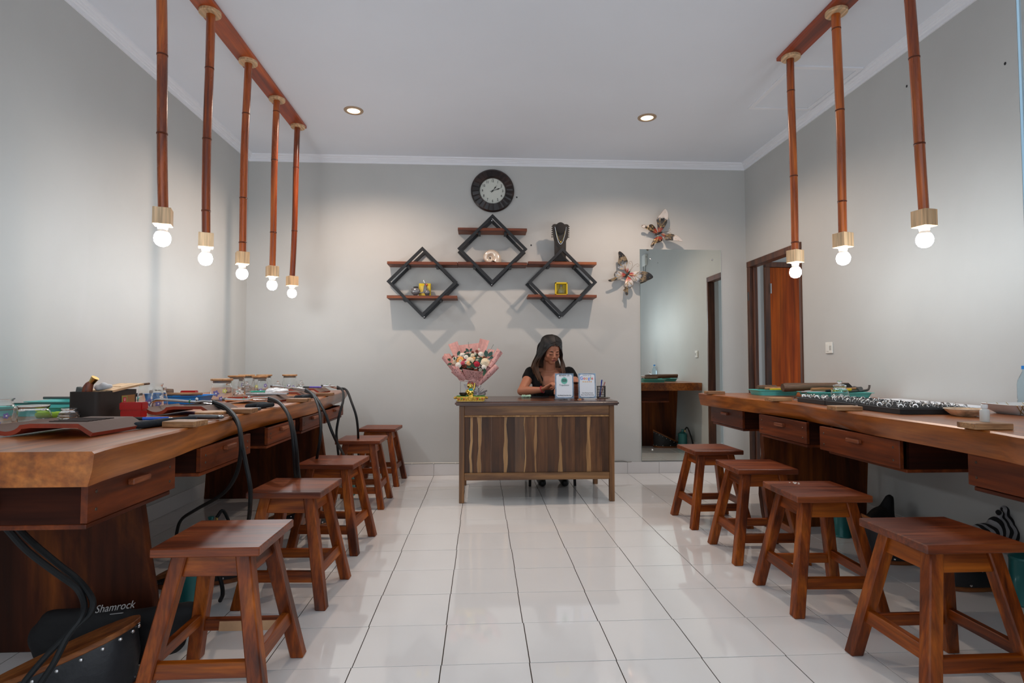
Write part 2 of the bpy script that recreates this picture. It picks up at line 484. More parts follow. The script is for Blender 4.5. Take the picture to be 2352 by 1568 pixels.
def lamp(x, y, bot, label, rz, nodes, seed):
    """bot = (x, y) of the block under the pole, which hangs slightly off plumb"""
    rr = random.Random(seed)
    t = T('pendant_lamp', label, 'lamp', (x, y, ZC-.022), 0, 'bamboo pendant lamps')
    G().lathe([(.01, -.018), (.052, -.018), (.056, -.014), (.056, 0)], 24, cap0=True).build('ceiling_disc', m_paleX, t)
    dx, dy = bot[0]-x, bot[1]-y
    H = ZC-.022-1.715
    def at(z): k = (-z)/H; return V((dx*k+math.sin(k*5+seed)*.004, dy*k+math.cos(k*4+seed)*.004, z))
    pts, rad = [], []
    zs = sorted(set([-.016-(H-.016)*i/14 for i in range(15)]))
    r0 = .0225
    P = [at(z) for z in sorted(zs, reverse=True)]
    pole = G().tube(P, [r0-.0015*i/14 for i in range(15)], 14).build('bamboo_pole', m_bamboo, t)
    for n in nodes:
        c = at(-H*n)
        G().lathe([(r0-.002, -.005), (r0+.0010, -.0025), (r0-.0003, 0), (r0+.0014, .0025), (r0-.002, .005)], 14, Matrix.Translation(c)).build('bamboo_ring', m_node, pole)
    c = at(-H)
    bl = G().box(c+V((0, 0, -.038)), (.072, .072, .076), rm(0, 0, rz)).build('socket_block', m_pale, t, bevel=.002)
    zb = c.z-.076
    MM = Matrix.Translation((c.x, c.y, zb))
    bu = G().lathe([(.0215, 0), (.0215, -.012), (.019, -.02), (.0235, -.03), (.026, -.034)], 18, MM).build('bulb_neck', m_bulbbase, t)
    G().lathe([(.025, -.032), (.032, -.045), (.0345, -.058), (.032, -.073), (.024, -.086), (.011, -.093), (.0005, -.0945)], 18, MM, cap0=True).build('bulb', m_bulb, t)
    return t
LYS = [.33, .816, 1.322, 1.831, 2.299]
LN = ['nearest bamboo pendant lamp above the left bench', 'second bamboo pendant lamp from the camera over the left bench', 'middle one of five bamboo pendant lamps over the left bench', 'fourth bamboo pendant lamp from the camera over the left bench', 'farthest bamboo pendant lamp above the left bench']
BX = [(-.99, .33), (-1.035, .816), (-1.057, 1.322), (-1.058, 1.831), (-1.068, 2.299)]
ND = [(.42, .72), (.26, .58, .9), (.28, .72, .95), (.08, .37, .80), (.28, .70)]
for i in range(5): lamp(-1.04, LYS[i], BX[i], LN[i], .35+.1*i, ND[i], i)
RN = ['farthest bamboo pendant lamp above the right bench', 'middle bamboo pendant lamp of three above the right bench', 'nearest bamboo pendant lamp above the right bench']
for i, (y, bx, nd) in enumerate([(1.084, (2.352, 1.084), (.18, .62, .96)), (.629, (2.358, .629), (.08, .45, .86)), (.17, (2.438, .17), (.42, .75))]):
    lamp(2.35 if i < 2 else 2.385, y, bx, RN[i], .45-.12*i, nd, 11+i)
# recessed downlights
m_rim = mat('downlight_rim', (.42, .30, .20), .4, .3)
m_down = mat('downlight_lit', (1, 1, 1), .4, emit=DOWN_E, ecol=(1, .74, .42))
for x, lab in ((-.542, 'lit recessed ceiling downlight on the left'), (1.726, 'lit recessed ceiling downlight on the right')):
    t = T('downlight', lab, 'downlight', (x, 2.04, ZC), 0, 'recessed ceiling downlights')
    G().lathe([(.048, -.003), (.050, -.007), (.070, -.006), (.073, -.002), (.073, 0), (.048, 0), (.048, -.003)], 28).build('rim', m_rim, t)
    G().lathe([(.049, -.0035), (.0005, -.0045)], 28).build('diffuser', m_down, t)
    ld = bpy.data.lights.new('downlight_beam', 'SPOT')
    ld.energy = DOWN_W; ld.color = (1, .76, .60); ld.spot_size = R(150); ld.spot_blend = .6; ld.shadow_soft_size = .03
    mk('downlight_beam', ld, t, (0, 0, -.02))
# ================================================================== STOOLS
m_st = {a: wood('stool_wood_'+a, *W_RED, axis=a, s=1.0, rough=.38, coat=.08, spec=.35) for a in 'XYZ'}
m_st['seat'] = wood('stool_seat_wood', srgb(78, 30, 8), srgb(114, 50, 18), srgb(138, 70, 30), 'X', 1.2, .36, bump=.12)
m_raw = mat('raw_wood', srgb(190, 150, 112), .6, noise=.15, nscale=14)
ZS = .477
def leg_g(sx, sy):
    a = .0225
    top = V((sx*.092, sy*.092, ZS-.027)); bot = V((sx*.176, sy*.172, 0))
    q = [(-a, -a), (a, -a), (a, a), (-a, a)]
    return G().hexa([bot+V((x, y, 0)) for x, y in q]+[top+V((x, y, 0)) for x, y in q])
def legc(sx, sy, z):
    k = 1-z/(ZS-.027)
    return V((sx*(.092+.084*k), sy*(.092+.080*k), z))
def make_stool():
    t = T('wooden_stool', '', 'stool', (0, 0, 0), 0, 'wooden work stools')
    g = G()
    for k in range(3): pass
    g.b2((-.158, -.155, ZS-.027), (.158, .155, ZS))
    g.build('seat', m_st['seat'], t, bevel=.003)
    for sx in (-1, 1):
        for sy in (-1, 1):
            leg_g(sx, sy).build('leg', m_st['Z'], t, bevel=.004)
    for s in (-1, 1):
        z0, z1 = ZS-.097, ZS-.0275
        a0, a1 = legc(-1, s, z0), legc(1, s, z0); b0, b1 = legc(-1, s, z1), legc(1, s, z1)
        h = V((0, .009, 0))
        G().hexa([a0-h, a1-h, a1+h, a0+h, b0-h, b1-h, b1+h, b0+h]).build('apron', m_st['X'], t, bevel=.002)
        a0, a1 = legc(s, -1, z0), legc(s, 1, z0); b0, b1 = legc(s, -1, z1), legc(s, 1, z1)
        h = V((.009, 0, 0))
        G().hexa([a0-h, a0+h, a1+h, a1-h, b0-h, b0+h, b1+h, b1-h]).build('apron', m_st['Y'], t, bevel=.002)
        z0, z1 = .105, .147
        a0, a1 = legc(-1, s, z0), legc(1, s, z0); b0, b1 = legc(-1, s, z1), legc(1, s, z1)
        h = V((0, .012, 0))
        G().hexa([a0-h, a1-h, a1+h, a0+h, b0-h, b1-h, b1+h, b0+h]).build('stretcher', m_st['X'], t, bevel=.002)
        z0, z1 = .128, .170
        a0, a1 = legc(s, -1, z0), legc(s, 1, z0); b0, b1 = legc(s, -1, z1), legc(s, 1, z1)
        h = V((.012, 0, 0))
        G().hexa([a0-h, a0+h, a1+h, a1-h, b0-h, b0+h, b1+h, b1-h]).build('stretcher', m_st['Y'], t, bevel=.002)
    return t
st0 = make_stool()
index_children()
SP = [(-.380, -.380, 0, 'nearest wooden stool at the left bench'), (-.395, .352, -3, 'second wooden stool from the camera at the left bench'),
      (-.400, 1.03, -5, 'middle one of five wooden stools along the left bench'), (-.440, 1.985, -1, 'fourth wooden stool from the camera at the left bench'),
      (-.435, 2.735, -3, 'farthest dark wooden stool in the left row, by the back wall'),
      (1.92, 1.385, 1, 'farthest wooden stool at the right bench, before the mirror'), (1.917, .755, -2, 'third wooden stool from the camera at the right bench'),
      (1.890, .158, -2, 'wooden stool with white paint flecks on its seat, second at right bench'), (1.922, -.472, 0, 'nearest wooden stool at the right bench')]
stools = []
for i, (x, y, a, lab) in enumerate(SP):
    if i == 0:
        st0.location = (x, y, 0); st0.rotation_euler = (0, 0, R(a)); st0['label'] = lab; stools.append(st0)
    else: stools.append(copy_tree(st0, lab, (x, y, 0), R(a)))
# unstained patch on the rear stretcher of the nearest left stool, paint flecks on the third right one
G().box((.02, .1525, .125), (.20, .004, .034), rm(-.19, 0, 0)).build('bare_wood_patch', m_raw, stools[0], loc=(0, -.018, 0))
m_fleck = mat('white_paint', (.75, .72, .66), .6)
for k in range(9):
    x, y = rnd.uniform(-.05, 0), rnd.uniform(.085, .125)
    G().box((x, y, ZS+.0004), (rnd.uniform(.004, .016), .006, .0012), rm(0, 0, rnd.uniform(0, 3))).build('paint_fleck', m_fleck, stools[7])
# ================================================================== BENCHES
m_slab = wood('slab_wood', srgb(104, 48, 10), srgb(146, 78, 22), srgb(176, 104, 42), 'Y', .55, .30, coat=.35, bump=.06)
m_drawer = wood('drawer_wood', srgb(72, 26, 4), srgb(102, 42, 8), srgb(126, 58, 16), 'Y', .7, .42, spec=.35)
m_case = wood('drawer_case_wood', srgb(36, 14, 8), srgb(52, 22, 12), srgb(62, 26, 12), 'X', .7, .6, spec=.12)
m_panel = wood('panel_wood', srgb(44, 19, 9), srgb(72, 32, 14), srgb(120, 62, 20), 'Z', .45, .5, across=5, spec=.2)
m_handle = wood('handle_wood', srgb(96, 44, 20), srgb(128, 66, 34), srgb(150, 86, 50), 'Y', 2, .4)
m_pin = wood('bench_pin_wood', srgb(112, 74, 44), srgb(148, 104, 66), srgb(170, 128, 86), 'X', 1.6, .55)
def interp(tab, y):
    tab = sorted(tab)
    if y <= tab[0][0]: return tab[0][1]
    for (a, u), (b, v) in zip(tab, tab[1:]):
        if y <= b:
            k = (y-a)/(b-a); k = k*k*(3-2*k)
            return u+(v-u)*k
    return tab[-1][1]
def slab(edge, yn, yf, xback, ztop, th, side, parent):
    """live-edge slab: front edge x(y); side=+1 front faces +x, -1 faces -x"""
    n = 48; rs = []
    for i in range(n+1):
        y = yn+(yf-yn)*i/n
        x = interp(edge, y)
        wob = .006*math.sin(y*9)+.004*math.sin(y*23+1)
        prof = [(xback, ztop-th), (x-side*(.022+.012*math.sin(y*3.1)), ztop-th), (x-side*.004+wob*.5*side, ztop-th*.55), (x, ztop-.006), (x-side*.006, ztop), (xback, ztop)]
        rs.append([V((u, y, v)) for u, v in prof])
    g = G().rings(rs)
    return g.build('slab', m_slab, parent, smooth=40)
LT, RTZ = .80, .805
EL = [(-.79, -.535), (-.68, -.553), (-.4, -.562), (-.08, -.587), (.3, -.612), (.77, -.604), (1.28, -.598), (1.83, -.632), (2.3, -.668), (2.6, -.69)]
ER = [(1.88, 2.045), (1.65, 2.068), (1.33, 2.10), (1.0, 2.135), (.75, 2.14), (.44, 2.11), (.03, 2.07), (-.28, 2.07), (-.52, 2.06), (-.68, 2.03), (-1.2, 2.03), (-1.9, 2.04)]
BL = T('workbench', 'long live-edge wooden workbench with drawers along the left wall', 'workbench', (0, 0, 0))
BR = T('workbench', 'long live-edge wooden workbench with drawers along the right wall', 'workbench', (0, 0, 0))
slab(EL, -.79, 2.6, XL+.004, LT, .088, 1, BL)
slab(ER, -1.8, 1.88, XR-.004, RTZ, .088, -1, BR)
def panel(y, th, prof, xback, parent, ztop):
    poly = prof+[(xback[1], ztop), (xback[0], 0)]
    G().prism(poly, y, y+th, 'Y').build('panel_leg', m_panel, parent, bevel=.004, smooth=25)
PL = [(-.735, 0), (-.73, .05), (-.742, .19), (-.768, .33), (-.785, .45), (-.800, .54), (-.81, .711)]
panel(-.137, .040, PL, (-1.62, -1.60), BL, .711)
panel(2.183, .045, PL, (-1.66, -1.62), BL, .711)
PR = [(2.215, 0), (2.20, .08), (2.185, .2), (2.19, .33), (2.205, .45), (2.20, .54), (2.21, .716)]
panel(1.222, .045, PR, (2.86, 2.90), BR, .716)
panel(-1.35, .045, PR, (2.86, 2.90), BR, .716)
m_screw = mat('screw_head', (.10, .07, .05), .4, .6)
scr = G().lathe([(.005, 0), (.004, -.0015), (.0005, -.0015)], 8, Matrix.Rotation(R(90), 4, 'Y'), cap0=True).mesh('screw', m_screw)
def drawer(parent, y0, y1, xf, side, zt, zb, pull=0.0):
    """front board in plane x=xf; side=+1 front faces +x"""
    s = side
    G().b2((xf-s*.022, y0+.012, zt), (xf-s*.46, y0+.028, zb-.004)).build('drawer_case', m_case, parent, smooth=0)
    G().b2((xf-s*.022, y1-.028, zt), (xf-s*.46, y1-.012, zb-.004)).build('drawer_case', m_case, parent, smooth=0)
    G().b2((xf-s*.010, y0+.012, zb-.004), (xf-s*.46, y1-.012, zb-.018)).build('drawer_rail', m_drawer, parent, bevel=.002)
    G().b2((xf-s*.45, y0+.028, zb-.004), (xf-s*.46, y1-.028, zt)).build('drawer_case', m_case, parent, smooth=0)
    f = G().b2((xf+s*pull, y0, zb), (xf+s*(pull-.018), y1, zt-.004)).build('drawer', m_drawer, parent, bevel=.002)
    yc, zm = (y0+y1)/2, (zt+zb)/2+.018
    G().b2((xf+s*(pull-.001), yc-.045, zm-.009), (xf+s*(pull+.018), yc+.045, zm+.009)).build('handle', m_handle, f, bevel=.003)
    for yy in (y0+.035, y1-.035):
        for zz in (zb+.03, zt-.035):
            mk('screw', scr, f, (xf+s*(pull+.0005), yy, zz), (0, 0, 0 if s < 0 else math.pi))
for y0, y1, zb in [(-.712, -.28, .612), (-.105, .348, .632), (.558, .965, .638), (1.09, 1.535, .645), (1.60, 2.068, .652)]:
    drawer(BL, y0, y1, -.60, 1, .712, zb-.012)
for y0, y1, pl in [(1.352, 1.89-.03, 0), (.623, 1.13, 0), (-.078, .46, .028), (-.90, -.366, 0)]:
    drawer(BR, y0, y1, 2.13, -1, .717, .600, pl)
# bench pins: wooden blocks fixed on the slab edge
def pin(parent, x, y, z, rz, L=.10, W=.075, t=.02):
    G().box((x, y, z+t/2+.0005), (L, W, t), rm(0, 0, rz)).build('bench_pin', m_pin, parent, bevel=.002)
for y, dx, rz in [(-.205, 0, -.12), (.345, 0, .02), (1.10, .004, -.03), (1.74, .008, .02)]:
    pin(BL, interp(EL, y)-.03+dx, y, LT, rz, .115, .085)
for y, dx, rz in [(1.72, .045, 0), (.955, .01, .08), (.28, -.005, -.05), (-.47, .05, -.10)]:
    pin(BR, interp(ER, y)+.02+dx*.4, y, RTZ, rz, .12, .085)
# ================================================================== BACK WALL
# ---- clock
c = ony(1131.5, 437, 2.99)
t = T('wall_clock', 'round wall clock with dark ridged wooden rim above the diamond shelves', 'clock', (c.x, YB, c.z))
m_ebony = wood('clock_rim_wood', srgb(12, 7, 6), srgb(26, 15, 13), srgb(52, 30, 22), 'X', 1, .34, coat=.1, across=9, along=9)
g = G(); n = 72
rs = []
for k in range(n):
    a = 2*math.pi*k/n
    bump = .003*abs(math.sin(k*2.7))+.002*(k % 3)
    row = [(.196, -.002), (.203, -.010), (.203, -.018-bump*.3), (.190, -.026-bump), (.130, -.034-bump), (.122, -.026), (.119, -.012), (.119, -.002)]
    rs.append([V((r*math.sin(a), z, r*math.cos(a))) for r, z in row])
g.rings(rs+[rs[0]], False, False)
g.build('rim', m_ebony, t, smooth=15)
m_face = mat('clock_face', (.62, .64, .58), .5)
MY = Matrix.Rotation(R(90), 4, 'X')
G().lathe([(.121, .012), (.0005, .012)], 48, MY).build('dial', m_face, t, smooth=0)
m_ink = mat('black_ink', (.012, .012, .012), .5)
for h in range(1, 13):
    a = R(30*h)
    text_obj(str(h), .034, m_ink, t, (.095*math.sin(a), -.0125, .095*math.cos(a)), (R(90), 0, 0), 'numeral', sx=.72, bold=.0006)
for k in range(60):
    a = R(6*k); r = .0016 if k % 5 == 0 else .0009
    if k % 5 == 0: G().box((.114*math.sin(a), -.0125, .114*math.cos(a)), (r*2, .0008, r*2)).build('minute_mark', m_ink, t, smooth=0)
def hand(ang, L, w, tail, y, name):
    d = V((math.sin(ang), 0, math.cos(ang))); s = V((d.z, 0, -d.x))
    P = [-d*tail-s*w*.35, -d*tail+s*w*.35, d*L*.35+s*w*.3, d*L*.62+s*w, d*L*.74+s*w*.25, d*L, d*L*.74-s*w*.25, d*L*.62-s*w, d*L*.35-s*w*.3]
    P = [p+V((0, y, 0)) for p in P]; Q = [p+V((0, -.0012, 0)) for p in P]; n = len(P)
    G().add(P+Q, [tuple(range(n)), tuple(range(2*n-1, n-1, -1))]+[(i, (i+1) % n, n+(i+1) % n, n+i) for i in range(n)]).build(name, m_ink, t, smooth=0)
hand(math.atan2(142, 185), .068, .0065, .02, -.015, 'hour_hand')
hand(math.atan2(300, 105), .094, .0055, .022, -.0168, 'minute_hand')
G().lathe([(.007, .012), (.007, .020), (.0005, .020)], 14, MY).build('hub', m_ink, t)
# ---- diamond shelves
m_iron = mat('black_iron', (.016, .017, .019), .42, .2)
m_shelf = wood('shelf_wood', srgb(72, 30, 10), srgb(112, 52, 20), srgb(140, 76, 34), 'X', .9, .45)
def diamond(cx, cz, shelves, label, offs):
    t = T('diamond_shelf', label, 'shelf', (cx, YB, cz), 0, 'diamond wall shelves')
    def frame(y0, y1, hd, ox, oz, name):
        w = .024
        g = G()
        o = [V((0, 0, hd)), V((hd, 0, 0)), V((0, 0, -hd)), V((-hd, 0, 0))]
        k = (hd-w*1.414)/hd
        for i in range(4):
            a, b = o[i], o[(i+1) % 4]
            q = [a, b, b*k, a*k]
            g.hexa([p+V((ox, y0, oz)) for p in q]+[p+V((ox, y1, oz)) for p in q])
        return g.build(name, m_iron, t, smooth=0)
    frame(-.178, -.154, .318, 0, 0, 'front_frame')
    frame(-.026, -.001, .318, offs[0], offs[1], 'back_frame')
    for z in shelves:
        G().b2((-.3145, -.172, z-.026), (.3145, -.004, z)).build('shelf_board', m_shelf, t, bevel=.002)
        hx = .318-abs(z-.013)-.02
        for s in (-1, 1):
            G().b2((s*hx-.012, -.156, z-.046), (s*hx+.012, -.024, z-.0265)).build('bracket', m_iron, t, smooth=0)
    for p in ((0, .30), (0, -.30)):
        G().ball((p[0]+offs[0], -.027, p[1]+offs[1]), (.007, .004, .007), 8, 6).build('screw', m_steel, t)
    return t
SHZ = {'L': (1.942, 1.636), 'M': (2.252, 1.942), 'R': (1.952, 1.648)}
diamond(-.099, 1.760, (1.942-1.760, 1.636-1.760), 'black diamond wall shelf on the left holding the toy scooter', (.006, -.004))
diamond(.533, 2.065, (2.256-2.065, 1.944-2.065), 'highest black diamond wall shelf, in the middle under the clock', (-.004, -.006))
diamond(1.172, 1.766, (1.954-1.766, 1.652-1.766), 'black diamond wall shelf on the right below the necklace stand', (-.010, -.004))
# ---- nautilus shell on the middle shelf
m_pearl = mat('pearl', (.78, .66, .54), .22, .35, noise=.12, nscale=14, coat=.6)
p = ony(1131, 599, 2.92)
t = T('nautilus_shell', 'pearly nautilus shell on the lower board of the middle diamond shelf', 'shell', (p.x-.005, 2.93, 1.9445))
rs = []; N = 64
for k in range(N+1):
    th = R(-38)+R(720)*k/N
    Ro = .118*math.exp(-.172*(th-R(-38)))
    o_ = V((math.cos(th), 0, math.sin(th)))
    rs.append([o_*(Ro*.64+Ro*.36*math.cos(a))+V((-.018, math.sin(a)*Ro*.44, .0485)) for a in [2*math.pi*j/16 for j in range(16)]])
G().rings(rs, False, True).build('spiral_body', m_pearl, t, smooth=60)
cen = sum(rs[0], V())/16
back = V((math.cos(R(52)), 0, math.sin(R(52))))*.02
G().rings([rs[0], [cen+(q-cen)*.72+back for q in rs[0]]], False, True).build('mouth', mat('shell_inside', (.30, .22, .16), .4), t, smooth=60)
# ---- necklace bust
m_velvet = mat('black_velvet', (.013, .012, .012), .85, sheen=.15)
m_bustwood = mat('dark_stand', (.022, .018, .015), .6, noise=.3, nscale=20)
t = T('necklace_stand', 'black necklace display bust on the right diamond shelf', 'display stand', (1.157, 2.915, 1.9545))
out = [(-.052, 0), (.06, 0), (.058, .05), (.056, .20), (.073, .23), (.078, .30), (.078, .345), (.062, .352), (-.062, .352), (-.078, .345), (-.078, .30), (-.070, .24), (-.058, .19), (-.055, .1)]
TL = Matrix.Translation((0, 0, 0)) @ Matrix.Rotation(R(9), 4, 'X')
G().prism([(x*.95, z) for x, z in out], -.006, .006, 'Y', TL).build('backboard', m_bustwood, t, bevel=.002)
G().ball(TL @ V((0, -.010, .315)), (.047, .014, .055), 18, 10).build('neck_pad', m_velvet, t)
for s in (-1, 1):
    for k in range(6):
        G().box(TL @ V((s*.076, 0, .236+k*.019)), (.012, .016, .008), rm(R(9), 0, 0)).build('notch_tab', m_bustwood, t, smooth=0)
G().hexa([V(q) for q in [(-.05, .004, 0), (.06, .004, 0), (.06, .06, 0), (-.05, .06, 0), (-.05, -.03, .012), (.06, -.03, .012), (.06, .06, .012), (-.05, .06, .012)]]).build('foot', m_bustwood, t, smooth=0)
m_silver = mat('silver', (.80, .79, .77), .18, 1)
m_gold = mat('gold', (.83, .58, .18), .25, 1)
def chain(name, label, m, w, drop, zt, r, par):
    pts = []
    for k in range(25):
        u = -1+2*k/24
        pts.append(TL @ V((u*w, -.026+.016*u*u, zt-drop*(1-u*u))))
    tt = tag(mk(name, None, None, par), label, 'necklace')
    G().tube(pts, r, 6).build('chain', m, tt)
    return tt, pts
bl = (1.157, 2.915, 1.9545)
chain('necklace', 'longer silver rope necklace hanging on the black bust', m_silver, .052, .155, .325, .0026, bl)
tt, pts = chain('necklace', 'shorter fine gold necklace with small pendant on the black bust', m_gold, .046, .12, .315, .0011, bl)
G().ball(pts[12]+V((0, -.004, -.008)), (.008, .004, .006), 10, 6).build('pendant', m_gold, tt)
# ---- left shelf: yellow box and toy scooter
m_yellow = mat('yellow_card', (.72, .52, .008), .4)
p = ony(975, 660, 2.93)
t = T('gift_box', 'plain yellow box behind the toy scooter on the left diamond shelf', 'box', (p.x+.003, 2.95, 1.6365))
G().b2((-.053, -.02, 0), (.053, .02, .120)).build('box_body', m_yellow, t, bevel=.001)
G().b2((-.040, -.0212, .018), (.040, -.0205, .095)).build('print_panel', mat('yellow_print', (.78, .60, .12), .4, noise=.12, nscale=30), t, smooth=0)
m_scoot = mat('scooter_grey', (.20, .20, .21), .28, .4, coat=.3)
p = ony(958, 673, 2.90)
t = T('toy_scooter', 'small grey metal toy scooter on the left diamond shelf', 'toy', (p.x+.030, 2.895, 1.6365))
G().ball((-.042, 0, .042), (.043, .032, .036), 18, 12).build('rear_body', m_scoot, t)
G().b2((-.02, -.014, .026), (.038, .014, .033)).build('footboard', m_scoot, t, bevel=.002)
G().tube(spline([(.030, 0, .028), (.044, 0, .05), (.044, 0, .085), (.050, 0, .108)], 4), [.013, .014, .016, .018, .019, .019, .018, .016, .015, .014, .012, .011, .010], 10).build('leg_shield', m_scoot, t)
for x, rr_ in ((-.045, .022), (.062, .022)):
    G().lathe([(.004, -.008), (rr_, -.008), (rr_+.001, 0), (rr_, .008), (.004, .008)], 18, Matrix.Translation((x, 0, .022)) @ Matrix.Rotation(R(90), 4, 'X')).build('wheel', m_black, t)
G().ball((.060, 0, .034), (.026, .018, .022), 14, 8).build('mudguard', m_scoot, t)
G().ball((.056, -.006, .100), (.012, .012, .012), 12, 8).build('headlight', mat('lens_red', (.45, .10, .06), .2), t)
G().tube([(.030, -.03, .112), (.052, 0, .110), (.050, .03, .112)], .003, 6).build('handlebar', m_steel, t)
for y in (-.028, .026):
    hb = G().tube([(.042, y, .112), (.036, y, .126)], .0018, 6)
    hb.ball((.034, y, .132), (.009, .004, .009), 10, 6).build('mirror', m_steel, t)
G().ball((-.04, 0, .080), (.026, .016, .006), 12, 6).build('seat', m_black, t)
G().tube([(-.085, -.015, .060), (-.06, -.018, .066), (-.04, -.018, .068)], .0022, 6).build('rack', m_steel, t)
# ---- right shelf: yellow frame box with little bottle
p = ony(1289, 660, 2.92)
t = T('framed_bottle', 'yellow display box with a small glass bottle on the right diamond shelf', 'box', (p.x, 2.93, 1.6525))
for a, b in [((-.057, 0), (-.047, .12)), ((.047, 0), (.057, .12)), ((-.057, 0), (.057, .012)), ((-.057, .108), (.057, .12))]:
    G().b2((a[0], -.025, a[1]), (b[0], .02, b[1])).build('frame', m_yellow, t, bevel=.001)
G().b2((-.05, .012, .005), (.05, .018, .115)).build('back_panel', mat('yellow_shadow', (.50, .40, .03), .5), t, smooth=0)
G().lathe([(.0005, 0), (.026, 0), (.033, .006), (.034, .03), (.030, .044), (.016, .050), (.010, .054), (.009, .070)], 16, Matrix.Translation((0, -.006, .014)), sy=.5).build('bottle', mat('olive_glass', (.16, .16, .06), .12, coat=.6), t)
G().lathe([(.010, .068), (.012, .070), (.011, .084), (.0005, .086)], 12, Matrix.Translation((0, -.006, .014)), sy=.6).build('stopper', m_darksteel, t)
# ---- mirror
m_mir = mat('mirror_silver', (.80, .86, .84), .015, 1)
t = T('wall_mirror', 'tall frameless mirror screwed to the back wall right of the desk', 'mirror', (1.937, YB, .116))
G().b2((0, -.007, 0), (.783, -.001, 1.995)).build('mirror_glass', m_mir, t, smooth=0)
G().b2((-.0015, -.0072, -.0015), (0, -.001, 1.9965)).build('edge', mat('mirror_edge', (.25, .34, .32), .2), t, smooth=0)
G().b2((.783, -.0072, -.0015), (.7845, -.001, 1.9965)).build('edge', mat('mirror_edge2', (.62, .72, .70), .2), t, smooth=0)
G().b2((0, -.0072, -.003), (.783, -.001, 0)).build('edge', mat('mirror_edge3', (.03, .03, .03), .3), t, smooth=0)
for x, z in ((.10, 1.90), (.70, 1.90), (.10, .10), (.70, .10)):
    G().ball((x, -.009, z), (.009, .006, .009), 10, 8).build('screw_cap', m_steel, t)
# ---- butterflies
def bf_mat(name, stops, rad):
    m, nt, b = newmat(name); L = nt.links.new
    tc = nt.nodes.new('ShaderNodeTexCoord')
    ln = nt.nodes.new('ShaderNodeVectorMath'); ln.operation = 'LENGTH'
    L(tc.outputs['Object'], ln.inputs[0])
    n = nt.nodes.new('ShaderNodeTexNoise'); n.inputs['Scale'].default_value = 28; n.inputs['Detail'].default_value = 3; n.inputs['Distortion'].default_value = 1.5
    L(tc.outputs['Object'], n.inputs['Vector'])
    ma = nt.nodes.new('ShaderNodeMath'); ma.operation = 'MULTIPLY_ADD'; ma.inputs[1].default_value = .075; L(n.outputs['Fac'], ma.inputs[0]); L(ln.outputs['Value'], ma.inputs[2])
    mr = nt.nodes.new('ShaderNodeMapRange'); mr.inputs['From Max'].default_value = rad; L(ma.outputs[0], mr.inputs['Value'])
    r = nt.nodes.new('ShaderNodeValToRGB'); e = r.color_ramp.elements
    e[0].position, e[0].color = stops[0][0], col4(stops[0][1])
    e[1].position, e[1].color = stops[-1][0], col4(stops[-1][1])
    for po, c in stops[1:-1]: k = e.new(po); k.color = col4(c)
    L(mr.outputs[0], r.inputs[0])
    L(r.outputs[0], b.inputs['Base Color'])
    b.inputs['Roughness'].default_value = .35
    b.inputs['Metallic'].default_value = .15
    return m
RED, BLK, WHT, TAN = (.42, .015, .02), (.012, .012, .013), (.62, .58, .55), (.45, .32, .18)
m_bfA = bf_mat('butterfly_paint_black_white', [(.20, RED), (.36, (.30, .05, .03)), (.46, BLK), (.62, (.05, .04, .03)), (.76, BLK), (.84, WHT), (1, WHT)], .235)
m_bfB = bf_mat('butterfly_paint_white_black', [(.20, RED), (.34, (.42, .06, .06)), (.46, WHT), (.62, (.40, .42, .44)), (.72, BLK), (.84, (.25, .18, .10)), (.92, BLK), (1, BLK)], .235)
m_bfedge = mat('butterfly_wire', (.25, .17, .10), .4, .7)
def butterfly(px, py, wings, label, m, ant, body, spots):
    c = ony(px, py, 2.97)
    t = T('wall_butterfly', label, 'ornament', (c.x, 2.97, c.z), 0, 'metal wall butterflies')
    s = 5.25/FPX
    def P(x, y, d=0): return V(((x-px)*s, d, -(y-py)*s))
    for nm, pts, lift in wings:
        n = len(pts)
        cl = [P(x, y) for x, y in pts]
        sm = spline(cl+[cl[0]], 3)[:-1]
        q = []
        for p in sm:
            p = V(p); p.y = -lift*min(1, p.length/.16); q.append(p)
        mid = V((0, -.004, 0))
        cen = sum(q, V())/len(q)
        g = G(); k = len(q)
        inner = [(p+cen)/2+V((0, -.006, 0)) for p in q]
        g.add(q+inner+[cen+V((0, -.008, 0))], [(i, (i+1) % k, k+(i+1) % k, k+i) for i in range(k)]+[(k+i, k+(i+1) % k, 2*k) for i in range(k)])
        o = g.build(nm, m, t, smooth=60, solid=.0025)
        G().tube(q+[q[0]], .0016, 5).build('wing_rim', m_bfedge, o)
        root = min(q, key=lambda p: p.length)
        for f_ in (.22, .36, .5, .64, .78):
            e_ = q[int(f_*k)]
            a_ = root.lerp(cen, .45)
            mid2 = a_.lerp(e_, .5)
            vv = [root+V((0, -.010, 0)), a_+V((0, -.012, 0)), mid2+V((0, -.011, 0)), a_.lerp(e_, .86)+V((0, -.006, 0))]
            G().tube(spline(vv, 3), .0013, 5).build('gold_vein', mat('butterfly_gold', (.50, .34, .16), .35, .5), o)
            c_ = a_.lerp(e_, .62)+V((0, -.011, 0))
            G().torus(c_, .006, .0011, 12, 5, Matrix.Rotation(R(90), 3, 'X')).build('scroll', MATS['butterfly_gold'], o)
    a, b_ = P(*body[0]), P(*body[1])
    d = (b_-a)
    G().tube([a+V((0, -.012, 0)), a+d*.25+V((0, -.016, 0)), a+d*.5+V((0, -.018, 0)), a+d*.75+V((0, -.016, 0)), b_+V((0, -.012, 0))], [.003, .010, .011, .009, .005], 10).build('body', m_black, t)
    for pts in ant:
        G().tube(spline([P(x, y, -.016) for x, y in pts], 5), .0011, 5).build('antenna', m_bfedge, t)
    for x, y in spots:
        G().ball(P(x, y, -.03), (.004, .002, .004), 8, 5).build('painted_dot', m_ink, t)
def z3(l): return [(1380+x/7.125, 470+y/7.125) for x, y in l]
